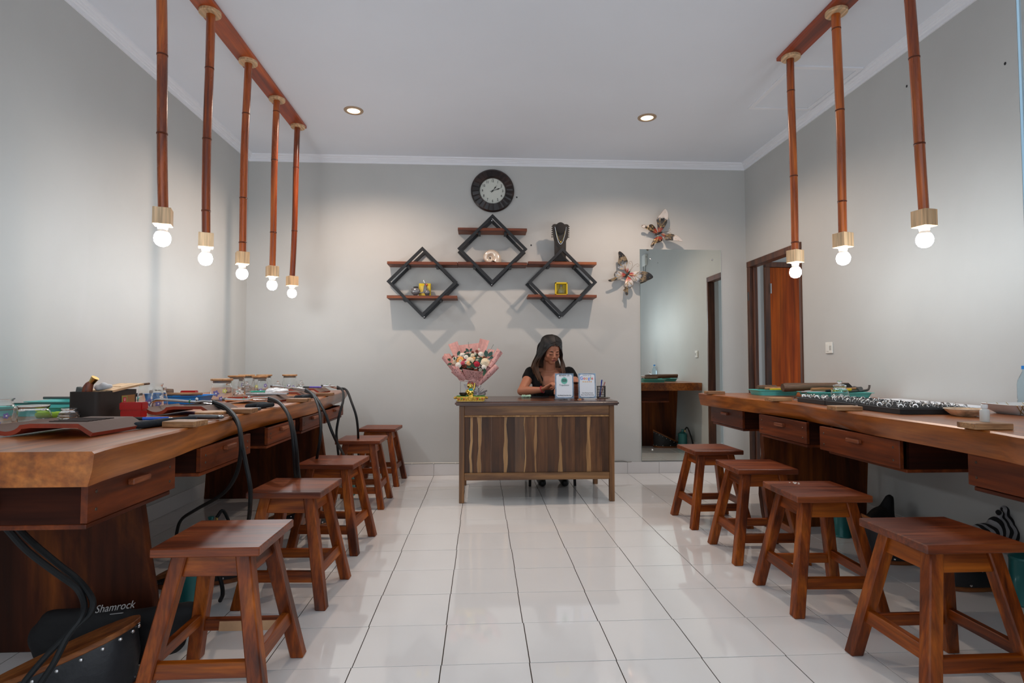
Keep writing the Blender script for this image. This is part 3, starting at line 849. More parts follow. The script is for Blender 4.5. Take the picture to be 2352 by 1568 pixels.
wA = [('upper_wing', z3([(935, 470), (920, 370), (905, 300), (895, 240), (960, 160), (1030, 75), (1075, 120), (1085, 200), (1065, 310), (1010, 400), (960, 460)]), .045),
      ('upper_wing', z3([(985, 480), (1080, 480), (1180, 500), (1260, 540), (1325, 615), (1220, 605), (1130, 595), (1050, 590), (1030, 540)]), .045),
      ('lower_wing', z3([(930, 480), (900, 400), (830, 330), (770, 340), (745, 375), (690, 340), (645, 350), (655, 385), (720, 395), (790, 435), (870, 470)]), .03),
      ('lower_wing', z3([(940, 520), (880, 550), (850, 590), (830, 620), (795, 690), (820, 725), (850, 680), (870, 640), (910, 635), (960, 620), (1000, 590), (995, 530)]), .03)]
butterfly(1512, 538, wA, 'upper metal butterfly with white-edged black wings over the mirror', m_bfA,
          [z3([(985, 460), (1090, 440), (1140, 410), (1120, 385), (1100, 410)]), z3([(1000, 465), (1100, 445), (1150, 470), (1130, 490)])], z3([(870, 505), (1000, 450)]), z3([(1037, 105), (1000, 155), (980, 190), (1110, 575), (1175, 572), (1275, 595), (660, 355), (710, 375), (820, 705), (838, 650)]))
wB = [('upper_wing', z3([(435, 1130), (380, 1070), (300, 1060), (260, 1040), (262, 960), (275, 860), (268, 790), (295, 770), (350, 810), (410, 890), (440, 980), (447, 1080)]), .04),
      ('upper_wing', z3([(440, 1140), (500, 1110), (590, 1098), (710, 1105), (790, 1130), (845, 1190), (800, 1230), (700, 1265), (600, 1282), (560, 1260), (520, 1190)]), .045),
      ('lower_wing', z3([(425, 1150), (350, 1110), (280, 1085), (220, 1110), (200, 1160), (215, 1200), (150, 1230), (100, 1245), (130, 1272), (215, 1250), (300, 1230), (360, 1190)]), .03),
      ('lower_wing', z3([(430, 1160), (410, 1220), (385, 1290), (375, 1370), (400, 1390), (380, 1460), (410, 1495), (430, 1470), (425, 1370), (460, 1375), (515, 1335), (525, 1270), (480, 1200)]), .03)]
butterfly(1441, 631, wB, 'lower metal butterfly with black-edged white wings at the mirror corner', m_bfB,
          [z3([(465, 1090), (510, 1010), (505, 935), (465, 930), (465, 965), (490, 960)]), z3([(470, 1095), (540, 1000), (600, 965), (625, 990), (600, 1015), (590, 995)])], z3([(385, 1195), (470, 1090)]), z3([(300, 800), (285, 1030), (130, 1250), (405, 1475)]))
# ================================================================== RECEPTION DESK
m_dd = wood('desk_dark', srgb(56, 33, 17), srgb(92, 58, 33), srgb(124, 84, 50), 'Z', .5, .42, across=7, spec=.35)
m_dl = wood('desk_sapwood', srgb(132, 92, 52), srgb(158, 116, 70), srgb(176, 136, 88), 'Z', .6, .42)
m_dm = wood('desk_mid', srgb(86, 56, 30), srgb(114, 77, 45), srgb(136, 96, 60), 'Z', .5, .42)
m_dtop = wood('desk_top', srgb(54, 28, 16), srgb(84, 48, 29), srgb(106, 66, 42), 'X', .5, .22, coat=.4, across=7)
m_drail = wood('desk_rail', srgb(66, 40, 22), srgb(98, 63, 36), srgb(140, 100, 60), 'X', .5, .42, across=8)
m_dpost = wood('desk_post', srgb(100, 66, 36), srgb(126, 86, 50), srgb(150, 108, 66), 'Z', .6, .42)
DX0, DX1, DYF, DYB, DH = .272, 1.427, 1.945, 2.60, .745
t = T('reception_desk', 'wooden reception desk with striped two-tone front panel', 'desk', ((DX0+DX1)/2, DYF, 0))
ox, oy = (DX0+DX1)/2, DYF
def L3(x, y, z): return (x-ox, y-oy, z)
g = G().b2(L3(DX0-.032, DYF-.028, DH-.032), L3(DX1+.032, DYB+.02, DH))
g.build('desk_top', m_dtop, t, bevel=.010, seg=3)
pw = .038
for x in (DX0, DX1-pw):
    G().b2(L3(x, DYF, 0), L3(x+pw, DYF+pw, DH-.0325)).build('leg', m_dpost, t, bevel=.003)
    G().b2(L3(x, DYB-pw, 0), L3(x+pw, DYB, DH-.0325)).build('leg', m_dpost, t, bevel=.003)
    G().b2(L3(x+.008, DYF+pw, .17), L3(x+.028, DYB-pw, DH-.033)).build('side_panel', m_dd, t, smooth=0)
G().b2(L3(DX0+pw, DYF+.004, .640), L3(DX1-pw, DYF+.030, DH-.033)).build('top_rail', m_drail, t, bevel=.002)
G().b2(L3(DX0+pw, DYF+.001, .628), L3(DX1-pw, DYF+.030, .640)).build('moulding', m_dl, t, bevel=.003)
G().b2(L3(DX0+pw, DYF+.002, .165), L3(DX1-pw, DYF+.034, .218)).build('bottom_rail', m_drail, t, bevel=.003)
bp = [640, 690, 710, 760, 790, 880, 995, 1025, 1095, 1180, 1190, 1270, 1290, 1390, 1490, 1520, 1640, 1745, 1780, 1885, 1950]
kind = 'dldlddldmldlddlddldd'
xa, xb = DX0+pw, DX1-pw
bz = [.2185+(.6275-.2185)*i/7 for i in range(8)]
bnd = []
for k, v in enumerate(bp):
    x = xa+(xb-xa)*(v-640)/1310
    am = 0 if k in (0, len(bp)-1) else (.0045 if 'l' in kind[k-1:k+1] else .001)
    ph = rnd.uniform(0, 6)
    bnd.append([(x+am*math.sin(ph+i*.9)+am*.6*math.sin(ph*2+i*2.1)-ox, z) for i, z in enumerate(bz)])
for k in range(len(bp)-1):
    poly = bnd[k][::-1]+bnd[k+1]
    poly = [(x+(.0004 if i < 8 else -.0004), z) for i, (x, z) in enumerate(poly)]
    yy = DYF-oy+.016+rnd.uniform(0, .0012)
    G().prism(poly[::-1], yy, DYF-oy+.026, 'Y').build('panel_board', {'d': m_dd, 'l': m_dl, 'm': m_dm}[kind[k]], t, smooth=0)
# ---- chair behind the desk
t = T('office_chair', 'black metal chair behind the reception desk', 'chair', (1.03, 2.70, 0))
m_bm = mat('black_metal', (.015, .015, .016), .4, .4)
for sx in (-1, 1):
    G().tube([(sx*.19, -.2, 0), (sx*.18, -.17, .43)], .012, 8).build('leg', m_bm, t)
    G().tube([(sx*.19, .21, 0), (sx*.18, .18, .43), (sx*.17, .22, .80)], .012, 8).build('leg', m_bm, t)
G().b2((-.2, -.2, .43), (.2, .19, .47)).build('seat', mat('seat_vinyl', (.02, .02, .022), .5), t, bevel=.012, seg=2)
G().b2((-.18, .205, .58), (.18, .235, .80)).build('backrest', MATS['seat_vinyl'], t, bevel=.01, seg=2)
# ---- acrylic sign holders
m_acr = mat('acrylic', (.96, .98, 1), .02, trans=1, ior=1.46)
m_card = mat('sign_card', (.80, .83, .88), .45)
m_border = mat('sign_border', (.20, .30, .42), .45, noise=.35, nscale=25)
def rr_poly(x0, z0, x1, z1, r, n=5):
    P = []
    for cx, cz, a0 in ((x1-r, z1-r, 0), (x0+r, z1-r, 90), (x0+r, z0+r, 180), (x1-r, z0+r, 270)):
        for k in range(n+1):
            a = R(a0+90*k/n); P.append((cx+r*math.cos(a), cz+r*math.sin(a)))
    return P
m_grey = mat('grey_ink', (.12, .14, .18), .5)
def sign(px, w, h, label, bot, lean, rz):
    p = onz(px, bot, DH)
    t = T('sign_holder', label, 'sign', (p.x-.014, p.y-.12, DH), rz, 'review signs on the desk')
    M = Matrix.Rotation(R(-lean), 4, 'X')
    body = G().prism([(-w/2, .004), (w/2, .004), (w/2, h), (-w/2, h)], -.002, .0, 'Y', M)
    body.build('acrylic_sheet', m_acr, t, smooth=0)
    G().b2((-w/2, -.003, .0005), (w/2, .075, .004)).build('acrylic_foot', m_acr, t, smooth=0)
    G().prism([(-w/2+.006, .014), (w/2-.006, .014), (w/2-.006, h-.004), (-w/2+.006, h-.004)], -.0035, -.0022, 'Y', M).build('card', m_border, t, smooth=0)
    G().prism(rr_poly(-w/2+.014, .022, w/2-.014, h-.012, .016), -.0042, -.0036, 'Y', M).build('print_panel', m_card, t, smooth=0)
    def tx(s, size, x, z, m, sx=1, bold=0, name='lettering'):
        q = M @ V((x, -.0046, z)); o = text_obj(s, size, m, t, q, (R(90-lean), 0, 0), name, .0002, sx=sx, bold=bold); return o
    return t, tx, M
w1, h1 = .150, .207
t, tx, M = sign(1295.5, w1, h1, 'clear acrylic sign holder with green owl logo card on the desk', 916.5, 6, R(-2))
tx('REVIEW US', .017, 0, .188, m_ink, .95, .0003)
tx('ON', .006, 0, .176, m_grey)
m_tagreen = mat('logo_green', (.16, .52, .42), .5)
def disc(x, z, r, y, m, nm, r0=0, par=None):
    prof = [(r, 0), (max(r0, .0002), 0)]
    o = G().lathe(prof, 22, M @ Matrix.Translation((x, y, z)) @ Matrix.Rotation(R(90), 4, 'X')).build(nm, m, par or t, smooth=0)
    return o
disc(0, .148, .0255, -.0046, m_tagreen, 'logo_disc')
for s in (-1, 1):
    disc(s*.0095, .1475, .0088, -.0050, m_ink, 'logo_eye', .0058); disc(s*.0095, .1475, .003, -.0050, m_ink, 'logo_pupil')
G().prism([(-.018, .1570), (0, .1610), (.018, .1570), (.014, .1545), (0, .1575), (-.014, .1545)], -.0052, -.0049, 'Y', M).build('logo_brow', m_ink, t, smooth=0)
G().prism([(-.0035, .1425), (.0035, .1425), (0, .1375)], -.0052, -.0049, 'Y', M).build('logo_beak', m_ink, t, smooth=0)
tx('Tripadvisor', .0175, 0, .114, m_ink, .95)
tx('Ubud Monkey Forest Silver Class', .0125, 0, .036, m_ink, .62, .0002)
t, tx, M = sign(1347, w1-.004, h1, 'clear acrylic sign holder with rainbow-lettered review card on the desk', 915.5, 6, R(2))
tx('Review us on', .013, 0, .187, m_grey, .95)
cols = [(.05, .16, .75), (.70, .03, .02), (.80, .38, .01), (.05, .16, .75), (.02, .38, .08), (.70, .03, .02)]
for k, (ch, x) in enumerate(zip('Google', (-.0445, -.022, -.0035, .0145, .0285, .0405))):
    tx(ch, .034, x, .165 if ch != 'g' else .165, mat('letter_%d' % k, cols[k], .5), .98, .0004, 'letter')
m_star = mat('star_gold', (.80, .40, .02), .5)
for k in range(5):
    P = []
    for q in range(10):
        a = R(36*q); r_ = .0065 if q % 2 == 0 else .0028
        P.append(((k-2)*.0155+r_*math.sin(a), .1385+r_*math.cos(a)))
    G().prism(P, -.0049, -.0044, 'Y', M).build('star', m_star, t, smooth=0)
tx('Ubud Monkey Forest', .0125, 0, .052, m_ink, .8)
tx('Silver Class & Workshop', .0125, 0, .037, m_ink, .8)
# ---- pen holder
p = onz(1379, 913, DH)
t = T('pen_holder', 'black wire mesh pen cup behind the right sign on the desk', 'pen cup', (p.x-.006, p.y-.06, DH))
m_meshm = mat('black_wire', (.03, .03, .032), .45, .5)
G().lathe([(.0005, .004), (.028, .004), (.028, .010)], 20).build('cup_floor', m_meshm, t)
for k in range(20):
    a = 2*math.pi*k/20
    G().tube([(.034*math.cos(a), .034*math.sin(a), .008), (.034*math.cos(a), .034*math.sin(a), .094)], .0011, 5).build('wire', m_meshm, t)
for z in (.008, .028, .048, .068):
    G().torus((0, 0, z), .034, .0010, 20, 5).build('wire_ring', m_meshm, t)
G().torus((0, 0, .095), .035, .0025, 24, 6).build('top_rim', m_meshm, t)
G().box((.03, 0, .05), (.008, .02, .1)).build('handle_post', m_black, t, bevel=.002)
G().b2((-.03, -.04, .0005), (.065, .04, .007)).build('base_tray', m_black, t, bevel=.003)
tp = (p.x-.006, p.y-.06, DH)
for nm, lab, a, b_, m, r_ in [('pen', 'blue-capped pen standing in the pen cup', (-.012, 0, .012), (.008, .008, .145), mat('pen_blue', (.02, .05, .30), .3), .0045),
                          ('pen', 'white and red pen standing in the pen cup', (-.006, .012, .012), (.030, -.004, .128), mat('pen_red', (.45, .22, .20), .3), .0045)]:
    o = tag(mk(nm, None, None, tp), lab, 'pen')
    G().tube([a, b_], r_, 8).build('barrel', m, o)
    q = V(a).lerp(V(b_), .80)
    G().tube([q, V(b_)+(V(b_)-V(a))*.02], r_*1.18, 8).build('cap', m, o)
# ---- phone, scrunchie, clip, wooden box
p = onz(1231, 911, DH)
t = T('mobile_phone', 'black mobile phone lying flat on the desk', 'phone', (p.x+.015, p.y-.06, DH), R(8))
G().b2((-.085, -.036, .0005), (.085, .036, .010)).build('case', m_black, t, bevel=.004, seg=2)
G().b2((-.078, -.031, .0101), (.078, .031, .0106)).build('screen', mat('phone_screen', (.02, .02, .024), .06), t, smooth=0)
p = onz(1206, 912, DH)
t = T('scrunchie', 'pale green fabric scrunchie on the desk beside the phone', 'scrunchie', (p.x+.005, p.y-.06, DH))
g = G(); rs = []
for i in range(28):
    a = 2*math.pi*i/28
    r1 = .010+.003*math.sin(i*2.3)
    c = V((math.cos(a)*.030, math.sin(a)*.018, .0125+.002*math.sin(i*1.7)))
    o = V((math.cos(a), math.sin(a)*.7, 0)).normalized()
    rs.append([c+o*math.cos(b)*r1+V((0, 0, math.sin(b)*r1*.9)) for b in [2*math.pi*k/8 for k in range(8)]])
g.rings(rs+[rs[0]], False, False).build('fabric_ring', mat('mint_fabric', (.45, .66, .50), .8, noise=.2, nscale=60), t, smooth=60)
p = onz(1327, 917, DH)
t = T('binder_clip', 'tiny orange clip on the desk between the two signs', 'clip', (p.x, p.y-.10, DH))
G().prism([(-.012, 0), (.012, 0), (.007, .010), (-.007, .010)], -.006, .006, 'Y').build('jaw', mat('orange_plastic', (.75, .22, .01), .4), t, bevel=.001, loc=(0, 0, .0005))
G().tube([(-.010, -.008, .003), (-.010, -.02, .003), (.010, -.02, .003), (.010, -.008, .003)], .0012, 5).build('lever', m_steel, t)
t = T('wooden_box', 'narrow brown wooden box standing behind the two signs', 'box', (1.205, 2.30, DH), 0)
G().b2((-.05, -.03, .0005), (.05, .03, .115)).build('box_body', m_shelf, t, bevel=.003)
G().b2((-.054, -.034, .115), (.054, .034, .130)).build('lid', m_case, t, bevel=.003)
# ================================================================== LUCKY CAT AND OFFERING TRAY
m_goldp = mat('gold_paint', (.62, .40, .07), .3, .75, noise=.35, nscale=45, bump=.5, bscale=90)
m_goldb = mat('gold_bright', (.85, .62, .16), .16, 1)
p = onz(1080, 918, DH)
tx0 = (p.x+.008, p.y-.155, DH)
t = T('offering_tray', 'ornate gold tray with green top on the desk corner', 'tray', tx0)
g = G()
prof = [(.098, .001), (.102, .006), (.106, .02), (.116, .030), (.116, .034), (.110, .037)]
rs = []
for r_, z in prof:
    k = r_/.116
    rs.append([V((x*k, y*k, z)) for x, y in rr_poly(-.116, -.062, .116, .062, .018, 4)])
G().rings(rs, True, True).build('tray_body', m_goldp, t, smooth=40)
G().b2((-.106, -.054, .0372), (.106, .054, .0395)).build('green_top', mat('green_felt', (.03, .22, .03), .7), t, bevel=.002)
m_gemr, m_gemg = mat('red_gem', (.45, .01, .02), .1, coat=1), mat('green_gem', (.03, .35, .05), .1, coat=1)
for k, x in enumerate((-.085, -.066, -.048, .048, .066, .085)):
    G().ball((x, -.059, .022 if k % 2 else .018), (.006, .004, .005), 8, 6).build('gem', (m_gemr, m_gemg)[k % 2 if k < 3 else (k+1) % 2], t)
for k in range(-5, 6):
    G().torus((k*.019, -.0595, .012), .006, .002, 10, 5, Matrix.Rotation(R(90), 3, 'X')).build('scroll', m_goldb, t)
for s in (-1, 1):
    G().ball((s*.118, 0, .025), (.010, .03, .010), 10, 6).build('end_ornament', m_goldp, t)
G().ball((0, -.062, .028), (.022, .008, .022), 14, 8).build('crest', m_goldp, t)
t = T('lucky_cat', 'small golden beckoning cat figurine on the ornate tray', 'figurine', (tx0[0]-.004, tx0[1], DH+.0397))
G().ball((0, 0, .028), (.026, .022, .030), 16, 10).build('body', m_goldb, t)
hd = G().ball((-.002, -.004, .074), (.024, .020, .020), 16, 10).build('head', m_goldb, t)
m_catred = mat('cat_red', (.45, .05, .02), .3)
for s in (-1, 1):
    G().lathe([(.008, 0), (.0005, .018)], 8, Matrix.Translation((s*.014-.002, -.002, .086)), cap0=True).build('ear', m_catred, hd)
    G().ball((s*.008-.002, -.0225, .077), (.003, .002, .003), 8, 5).build('eye', m_ink, hd)
G().tube([(.020, -.004, .045), (.030, -.006, .060), (.031, -.008, .096)], [.008, .007, .008], 10).build('raised_arm', m_goldb, t)
G().tube([(-.020, -.006, .045), (-.030, -.016, .03), (-.022, -.024, .018)], [.008, .007, .006], 10).build('lowered_arm', m_goldb, t)
G().ball((.004, -.018, .046), (.016, .006, .010), 12, 8).build('bib', mat('teal_enamel', (.03, .38, .34), .25), t)
for s in (-1, 1): G().ball((s*.016, -.018, .007), (.011, .016, .007), 10, 6).build('foot', m_goldb, t)
t = T('coconut_bowl', 'small dark round bowl on the gold tray beside the cat', 'bowl', (tx0[0]-.056, tx0[1]-.018, DH+.0397))
G().lathe([(.0005, .001), (.018, .001), (.028, .012), (.031, .024), (.029, .024), (.026, .012), (.016, .005), (.0005, .005)], 20).build('shell', mat('coconut_brown', (.030, .014, .009), .35), t)
t = T('plastic_case', 'clear plastic display case around the golden cat', 'case', (tx0[0]-.012, tx0[1]+.012, DH+.0397))
m_clear = mat('thin_clear_plastic', (.95, .97, .98), .05, trans=1, ior=1.05)
for a, b_ in [((-.066, .032, 0), (.066, .0332, .105)), ((-.066, -.030, 0), (-.0648, .032, .105)), ((.0648, -.030, 0), (.066, .032, .105)), ((-.066, -.030, .105), (.066, .0332, .1062))]:
    G().b2(a, b_).build('clear_pane', m_clear, t, smooth=0)
# ================================================================== BOUQUET
BY = 2.30
def bq(zx, zy, d=0.0): return ony(1010+zx/9.8, 770+zy/9.8, BY+d)
b0 = bq(720, 1300); b0 = V((b0.x, BY, DH))
t = T('flower_bouquet', 'bouquet of mixed flowers in pink wrapping paper on the desk', 'bouquet', b0)
def bl(zx, zy, d=0.0): return bq(zx, zy, d)-b0
m_pink = mat('pink_paper', srgb(214, 160, 152), .6, noise=.10, nscale=60)
m_pinkdot = newmat('pink_dotted_paper')[0]
nt = m_pinkdot.node_tree; bs = nt.nodes['Principled BSDF']
tc = nt.nodes.new('ShaderNodeTexCoord'); vo = nt.nodes.new('ShaderNodeTexVoronoi'); vo.inputs['Scale'].default_value = 75
nt.links.new(tc.outputs['Object'], vo.inputs['Vector'])
cr = nt.nodes.new('ShaderNodeValToRGB'); cr.color_ramp.elements[0].position = .22; cr.color_ramp.elements[1].position = .34
cr.color_ramp.elements[0].color = col4(srgb(120, 78, 78)); cr.color_ramp.elements[1].color = col4(srgb(206, 154, 150))
nt.links.new(vo.outputs['Distance'], cr.inputs[0]); nt.links.new(cr.outputs[0], bs.inputs['Base Color']); bs.inputs['Roughness'].default_value = .6
def patch(c, bulge, m, name='wrapping_sheet', n=8, wave=.006):
    a, b_, d, e = [bl(*q) for q in c]      # TL TR BR BL
    gr = []
    for i in range(n+1):
        v = i/n; row = []
        for j in range(n+1):
            u = j/n
            p = a.lerp(b_, u).lerp(e.lerp(d, u), v)
            p = p+V((0, bulge*math.sin(math.pi*u)*(1-.5*v)+wave*math.sin(u*9+v*2)*(1-v), 0))
            row.append(p)
        gr.append(row)
    return G().sheet(gr).build(name, m, t, smooth=60, solid=.0012)
patch([(410, 225, .10), (910, 165, .10), (800, 1010, .03), (620, 1010, .03)], .02, m_pink)
patch([(190, 205, .07), (398, 128, .09), (680, 1000, .03), (560, 1000, .0)], .02, m_pink)
patch([(905, 68, .09), (1118, 118, .08), (820, 1000, .03), (690, 1000, .03)], .02, m_pink)
patch([(1100, 300, .07), (1240, 330, .05), (860, 1010, 0), (760, 1000, .03)], .01, m_pink)
patch([(90, 415, .03), (225, 410, .06), (640, 990, .02), (540, 1000, -.01)], .01, m_pink)
patch([(48, 520, -.01), (100, 430, .02), (600, 1000, -.02), (450, 1015, -.04)], -.03, m_pinkdot)
patch([(175, 660, -.05), (350, 690, -.07), (625, 1000, -.05), (450, 1020, -.05)], -.03, m_pinkdot)
patch([(1300, 285, .02), (1420, 400, 0), (980, 1000, -.03), (820, 1040, -.02)], -.02, m_pinkdot)
patch([(505, 752, -.085), (745, 790, -.10), (745, 1010, -.055), (590, 985, -.05)], -.02, m_pinkdot)
patch([(735, 790, -.10), (985, 815, -.08), (860, 1000, -.05), (735, 1010, -.055)], -.015, m_pinkdot)
G().tube([bl(1290, 690, -.05), bl(1180, 800, -.055), bl(1050, 930, -.05), bl(900, 1090, -.03)], [.022, .024, .022, .014], 12).build('rolled_fold', m_pinkdot, t)
G().tube([bl(1350, 340, .0), bl(1240, 560, -.02), bl(1120, 720, -.04)], [.010, .018, .016], 12).build('rolled_fold', m_pinkdot, t)
G().tube([bl(330, 760, -.075), bl(420, 860, -.07), bl(560, 990, -.05)], [.036, .030, .018], 12).build('rolled_fold', m_pinkdot, t)
G().tube([bl(890, 1120, -.03), bl(760, 1000, -.03), bl(650, 1000, -.03)], [.02, .04, .03], 10).build('gathered_paper', m_pinkdot, t)
G().lathe([(.045, 0), (.040, .03), (.038, .07), (.055, .11)], 14, Matrix.Translation((-.012, 0, .001)), cap0=True).build('stem_wrap', mat('cellophane', (.62, .60, .62), .3), t)
# flowers
m_fl = {'cream': mat('petal_cream', (.78, .66, .46), .6), 'white': mat('petal_white', (.78, .74, .66), .6), 'orange': mat('petal_orange', (.78, .36, .10), .6), 'peach': mat('petal_peach', (.80, .45, .20), .6),
        'red': mat('petal_red', (.42, .006, .03), .6), 'pink': mat('petal_pink', (.55, .07, .11), .6), 'rust': mat('petal_rust', (.22, .035, .012), .7)}
m_leaf = mat('leaf_green', (.045, .11, .06), .5)
m_eu = mat('eucalyptus', (.06, .13, .105), .5)
m_cen = mat('daisy_centre', (.35, .45, .08), .7)
def facing(d): return d.normalized().to_track_quat('Z', 'Y').to_matrix()
def rose(zx, zy, r, c, d=-.02):
    p = bl(zx, zy, d); r = r/9.8*.0035*.86
    n = V(((zx-720)/900, -1, (700-zy)/900+.35))
    Q = facing(n)
    g = G()
    for ring, (k, rad, tilt, sz) in enumerate([(6, .62, .5, .62), (5, .38, .9, .5), (3, .16, 1.2, .4)]):
        for j in range(k):
            a = 2*math.pi*j/k+ring*.6
            mm = Q @ Matrix.Rotation(a, 3, 'Z') @ Matrix.Rotation(-tilt+.9, 3, 'Y')
            c0 = p+Q @ (Matrix.Rotation(a, 3, 'Z') @ V((rad*r, 0, ring*.16*r)))
            g.ball(c0, (r*sz*.75, r*sz, r*.14), 8, 6, mm)
    g.ball(p, (r*.6, r*.6, r*.5), 10, 6)
    return g.build('rose', m_fl[c], t, smooth=60)
def daisy(zx, zy, r, c='white', d=-.04):
    p = bl(zx, zy, d); r = r/9.8*.0035
    Q = facing(V(((zx-720)/900, -1, .35)))
    g = G()
    for j in range(11):
        a = 2*math.pi*j/11
        mm = Q @ Matrix.Rotation(a, 3, 'Z')
        g.ball(p+mm @ V((r*.6, 0, 0)), (r*.42, r*.16, r*.09), 6, 4, mm @ Matrix.Rotation(-.25, 3, 'Y'))
    o = g.build('daisy', m_fl[c], t, smooth=60)
    G().ball(p+Q @ V((0, 0, r*.08)), (r*.28, r*.28, r*.2), 8, 5).build('flower_centre', m_cen if c == 'white' else mat('rust_centre', (.10, .02, .01), .8), o)
for a in [(500, 455, 95, 'white', .03), (450, 545, 100, 'orange', -.02), (680, 560, 100, 'cream', -.03), (655, 625, 62, 'peach', -.05), (1035, 600, 120, 'cream', -.03), (835, 640, 78, 'red', -.05), (515, 615, 55, 'pink', -.05), (415, 665, 85, 'white', -.04), (935, 420, 80, 'white', .02), (960, 500, 55, 'peach', .01), (1000, 710, 70, 'white', -.05), (330, 600, 60, 'cream', .0)]: rose(*a)
for a in [(880, 690, 42), (990, 690, 50), (945, 632, 42), (915, 775, 45), (585, 612, 45), (465, 572, 38), (420, 648, 40), (880, 312, 30, 'white', .04), (790, 425, 34, 'white', .02), (480, 790, 26, 'white', -.06), (905, 520, 34, 'white', .0)]: daisy(*a)
for a in [(555, 685, 62, 'rust'), (650, 715, 55, 'rust'), (812, 765, 58, 'rust'), (735, 390, 50, 'rust', .03), (835, 360, 45, 'rust', .03), (905, 465, 45, 'rust', .01), (305, 487, 48, 'rust', .02), (218, 545, 42, 'rust', .0), (1020, 412, 34, 'rust', .02), (1180, 478, 48, 'rust', .01)]: daisy(*a)
def leafp(zx, zy, ang, L, m, d=0):
    p = bl(zx, zy, d); L = L/9.8*.0035
    u = V((math.cos(ang), -.25, math.sin(ang))).normalized(); s = u.cross(V((0, -1, 0))).normalized()
    P = [p, p+u*L*.3+s*L*.24, p+u*L*.65+s*L*.26, p+u*L, p+u*L*.65-s*L*.26, p+u*L*.3-s*L*.24]
    c = p+u*L*.5+V((0, .006, 0))
    G().add(P+[c], [(i, (i+1) % 6, 6) for i in range(6)]).build('leaf', m, t, smooth=60, solid=.0008)
for zx, zy, a, L in [(660, 380, 130, 120), (670, 370, 55, 100), (640, 470, 160, 110), (670, 470, 40, 110), (630, 520, 200, 90), (720, 480, 0, 90), (1060, 500, 100, 180), (1090, 480, 50, 160), (1060, 530, 150, 110), (1110, 520, 20, 110)]: leafp(zx, zy, R(a), L, m_eu, .0)
for zx, zy, a, L in [(710, 700, 100, 130), (710, 720, 60, 100), (700, 740, 140, 100), (760, 730, 30, 90), (280, 630, 200, 120), (250, 570, 150, 90), (300, 650, 260, 90), (1010, 800, 260, 120), (1020, 860, 100, 130), (330, 560, 90, 80)]: leafp(zx, zy, R(a), L, m_leaf, -.05)
rf = random.Random(5)
for k in range(34):
    an_, q_ = rf.uniform(0, 6.28), math.sqrt(rf.random())
    zx, zy = 690+400*q_*math.cos(an_), 570+190*q_*math.sin(an_)
    dd = -.035+.07*(1-(zy-380)/400)-.02
    if k % 3 == 0: daisy(zx, zy, rf.uniform(28, 44), 'white', dd)
    elif k % 3 == 1: daisy(zx, zy, rf.uniform(34, 52), 'rust', dd)
    else: leafp(zx, zy, rf.uniform(0, 3.1), rf.uniform(80, 130), m_leaf if k % 2 else m_eu, dd)
for zx, zy, r_, c_ in [(590, 480, 60, 'white'), (760, 520, 66, 'peach'), (860, 540, 60, 'cream'), (570, 560, 50, 'pink'), (770, 690, 50, 'orange'), (330, 520, 55, 'white'), (1100, 560, 52, 'white'), (740, 440, 52, 'cream')]: rose(zx, zy, r_, c_, -.015)
for a, b_ in [((660, 290, .03), (645, 150, .04)), ((1140, 330, .03), (1215, 205, .04))]: G().tube([bl(*a), bl(*b_)], .0012, 5).build('twig', m_leaf, t)
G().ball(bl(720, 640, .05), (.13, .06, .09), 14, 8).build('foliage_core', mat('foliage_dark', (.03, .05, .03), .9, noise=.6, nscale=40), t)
# silver ribbon bow at the stem
m_rib = mat('silver_ribbon', (.66, .66, .69), .3, .25)
rb = T('ribbon_bow', 'silver satin ribbon bow at the foot of the bouquet', 'ribbon', (b0.x+.055, BY-.10, DH))
for k, (a, L) in enumerate([(20, .075), (45, .065), (70, .068), (100, .06), (130, .062), (155, .06), (0, .062), (85, .045)]):
    u = V((math.cos(R(a)), -.1+.06*k, math.sin(R(a)))).normalized()
    c = V((-.005, 0, .040))
    pts = spline([c, c+u*L*.6+V((.010, -.012, .008)), c+u*L, c+u*L*.6+V((-.008, .012, -.010)), c], 5)
    gr = [[p+V((0, -.014, .005)), p+V((0, .014, -.005))] for p in pts]
    G().sheet(gr).build('loop', m_rib, rb, smooth=60, solid=.0008)
for a in (-60, -30):
    u = V((math.cos(R(a)), -.3, math.sin(R(a)))).normalized(); c = V((-.005, 0, .040))
    gr = [[c+u*.012*k+V((0, -.008, .003*math.sin(k))), c+u*.012*k+V((0, .008, -.003+.003*math.sin(k)))] for k in range(5)]
    gr = [[V((p.x, p.y, max(p.z, .002))) for p in r] for r in gr]
    G().sheet(gr).build('tail', m_rib, rb, smooth=60, solid=.0008)
G().ball((-.005, -.002, .040), (.010, .012, .012), 10, 6).build('knot', m_rib, rb)
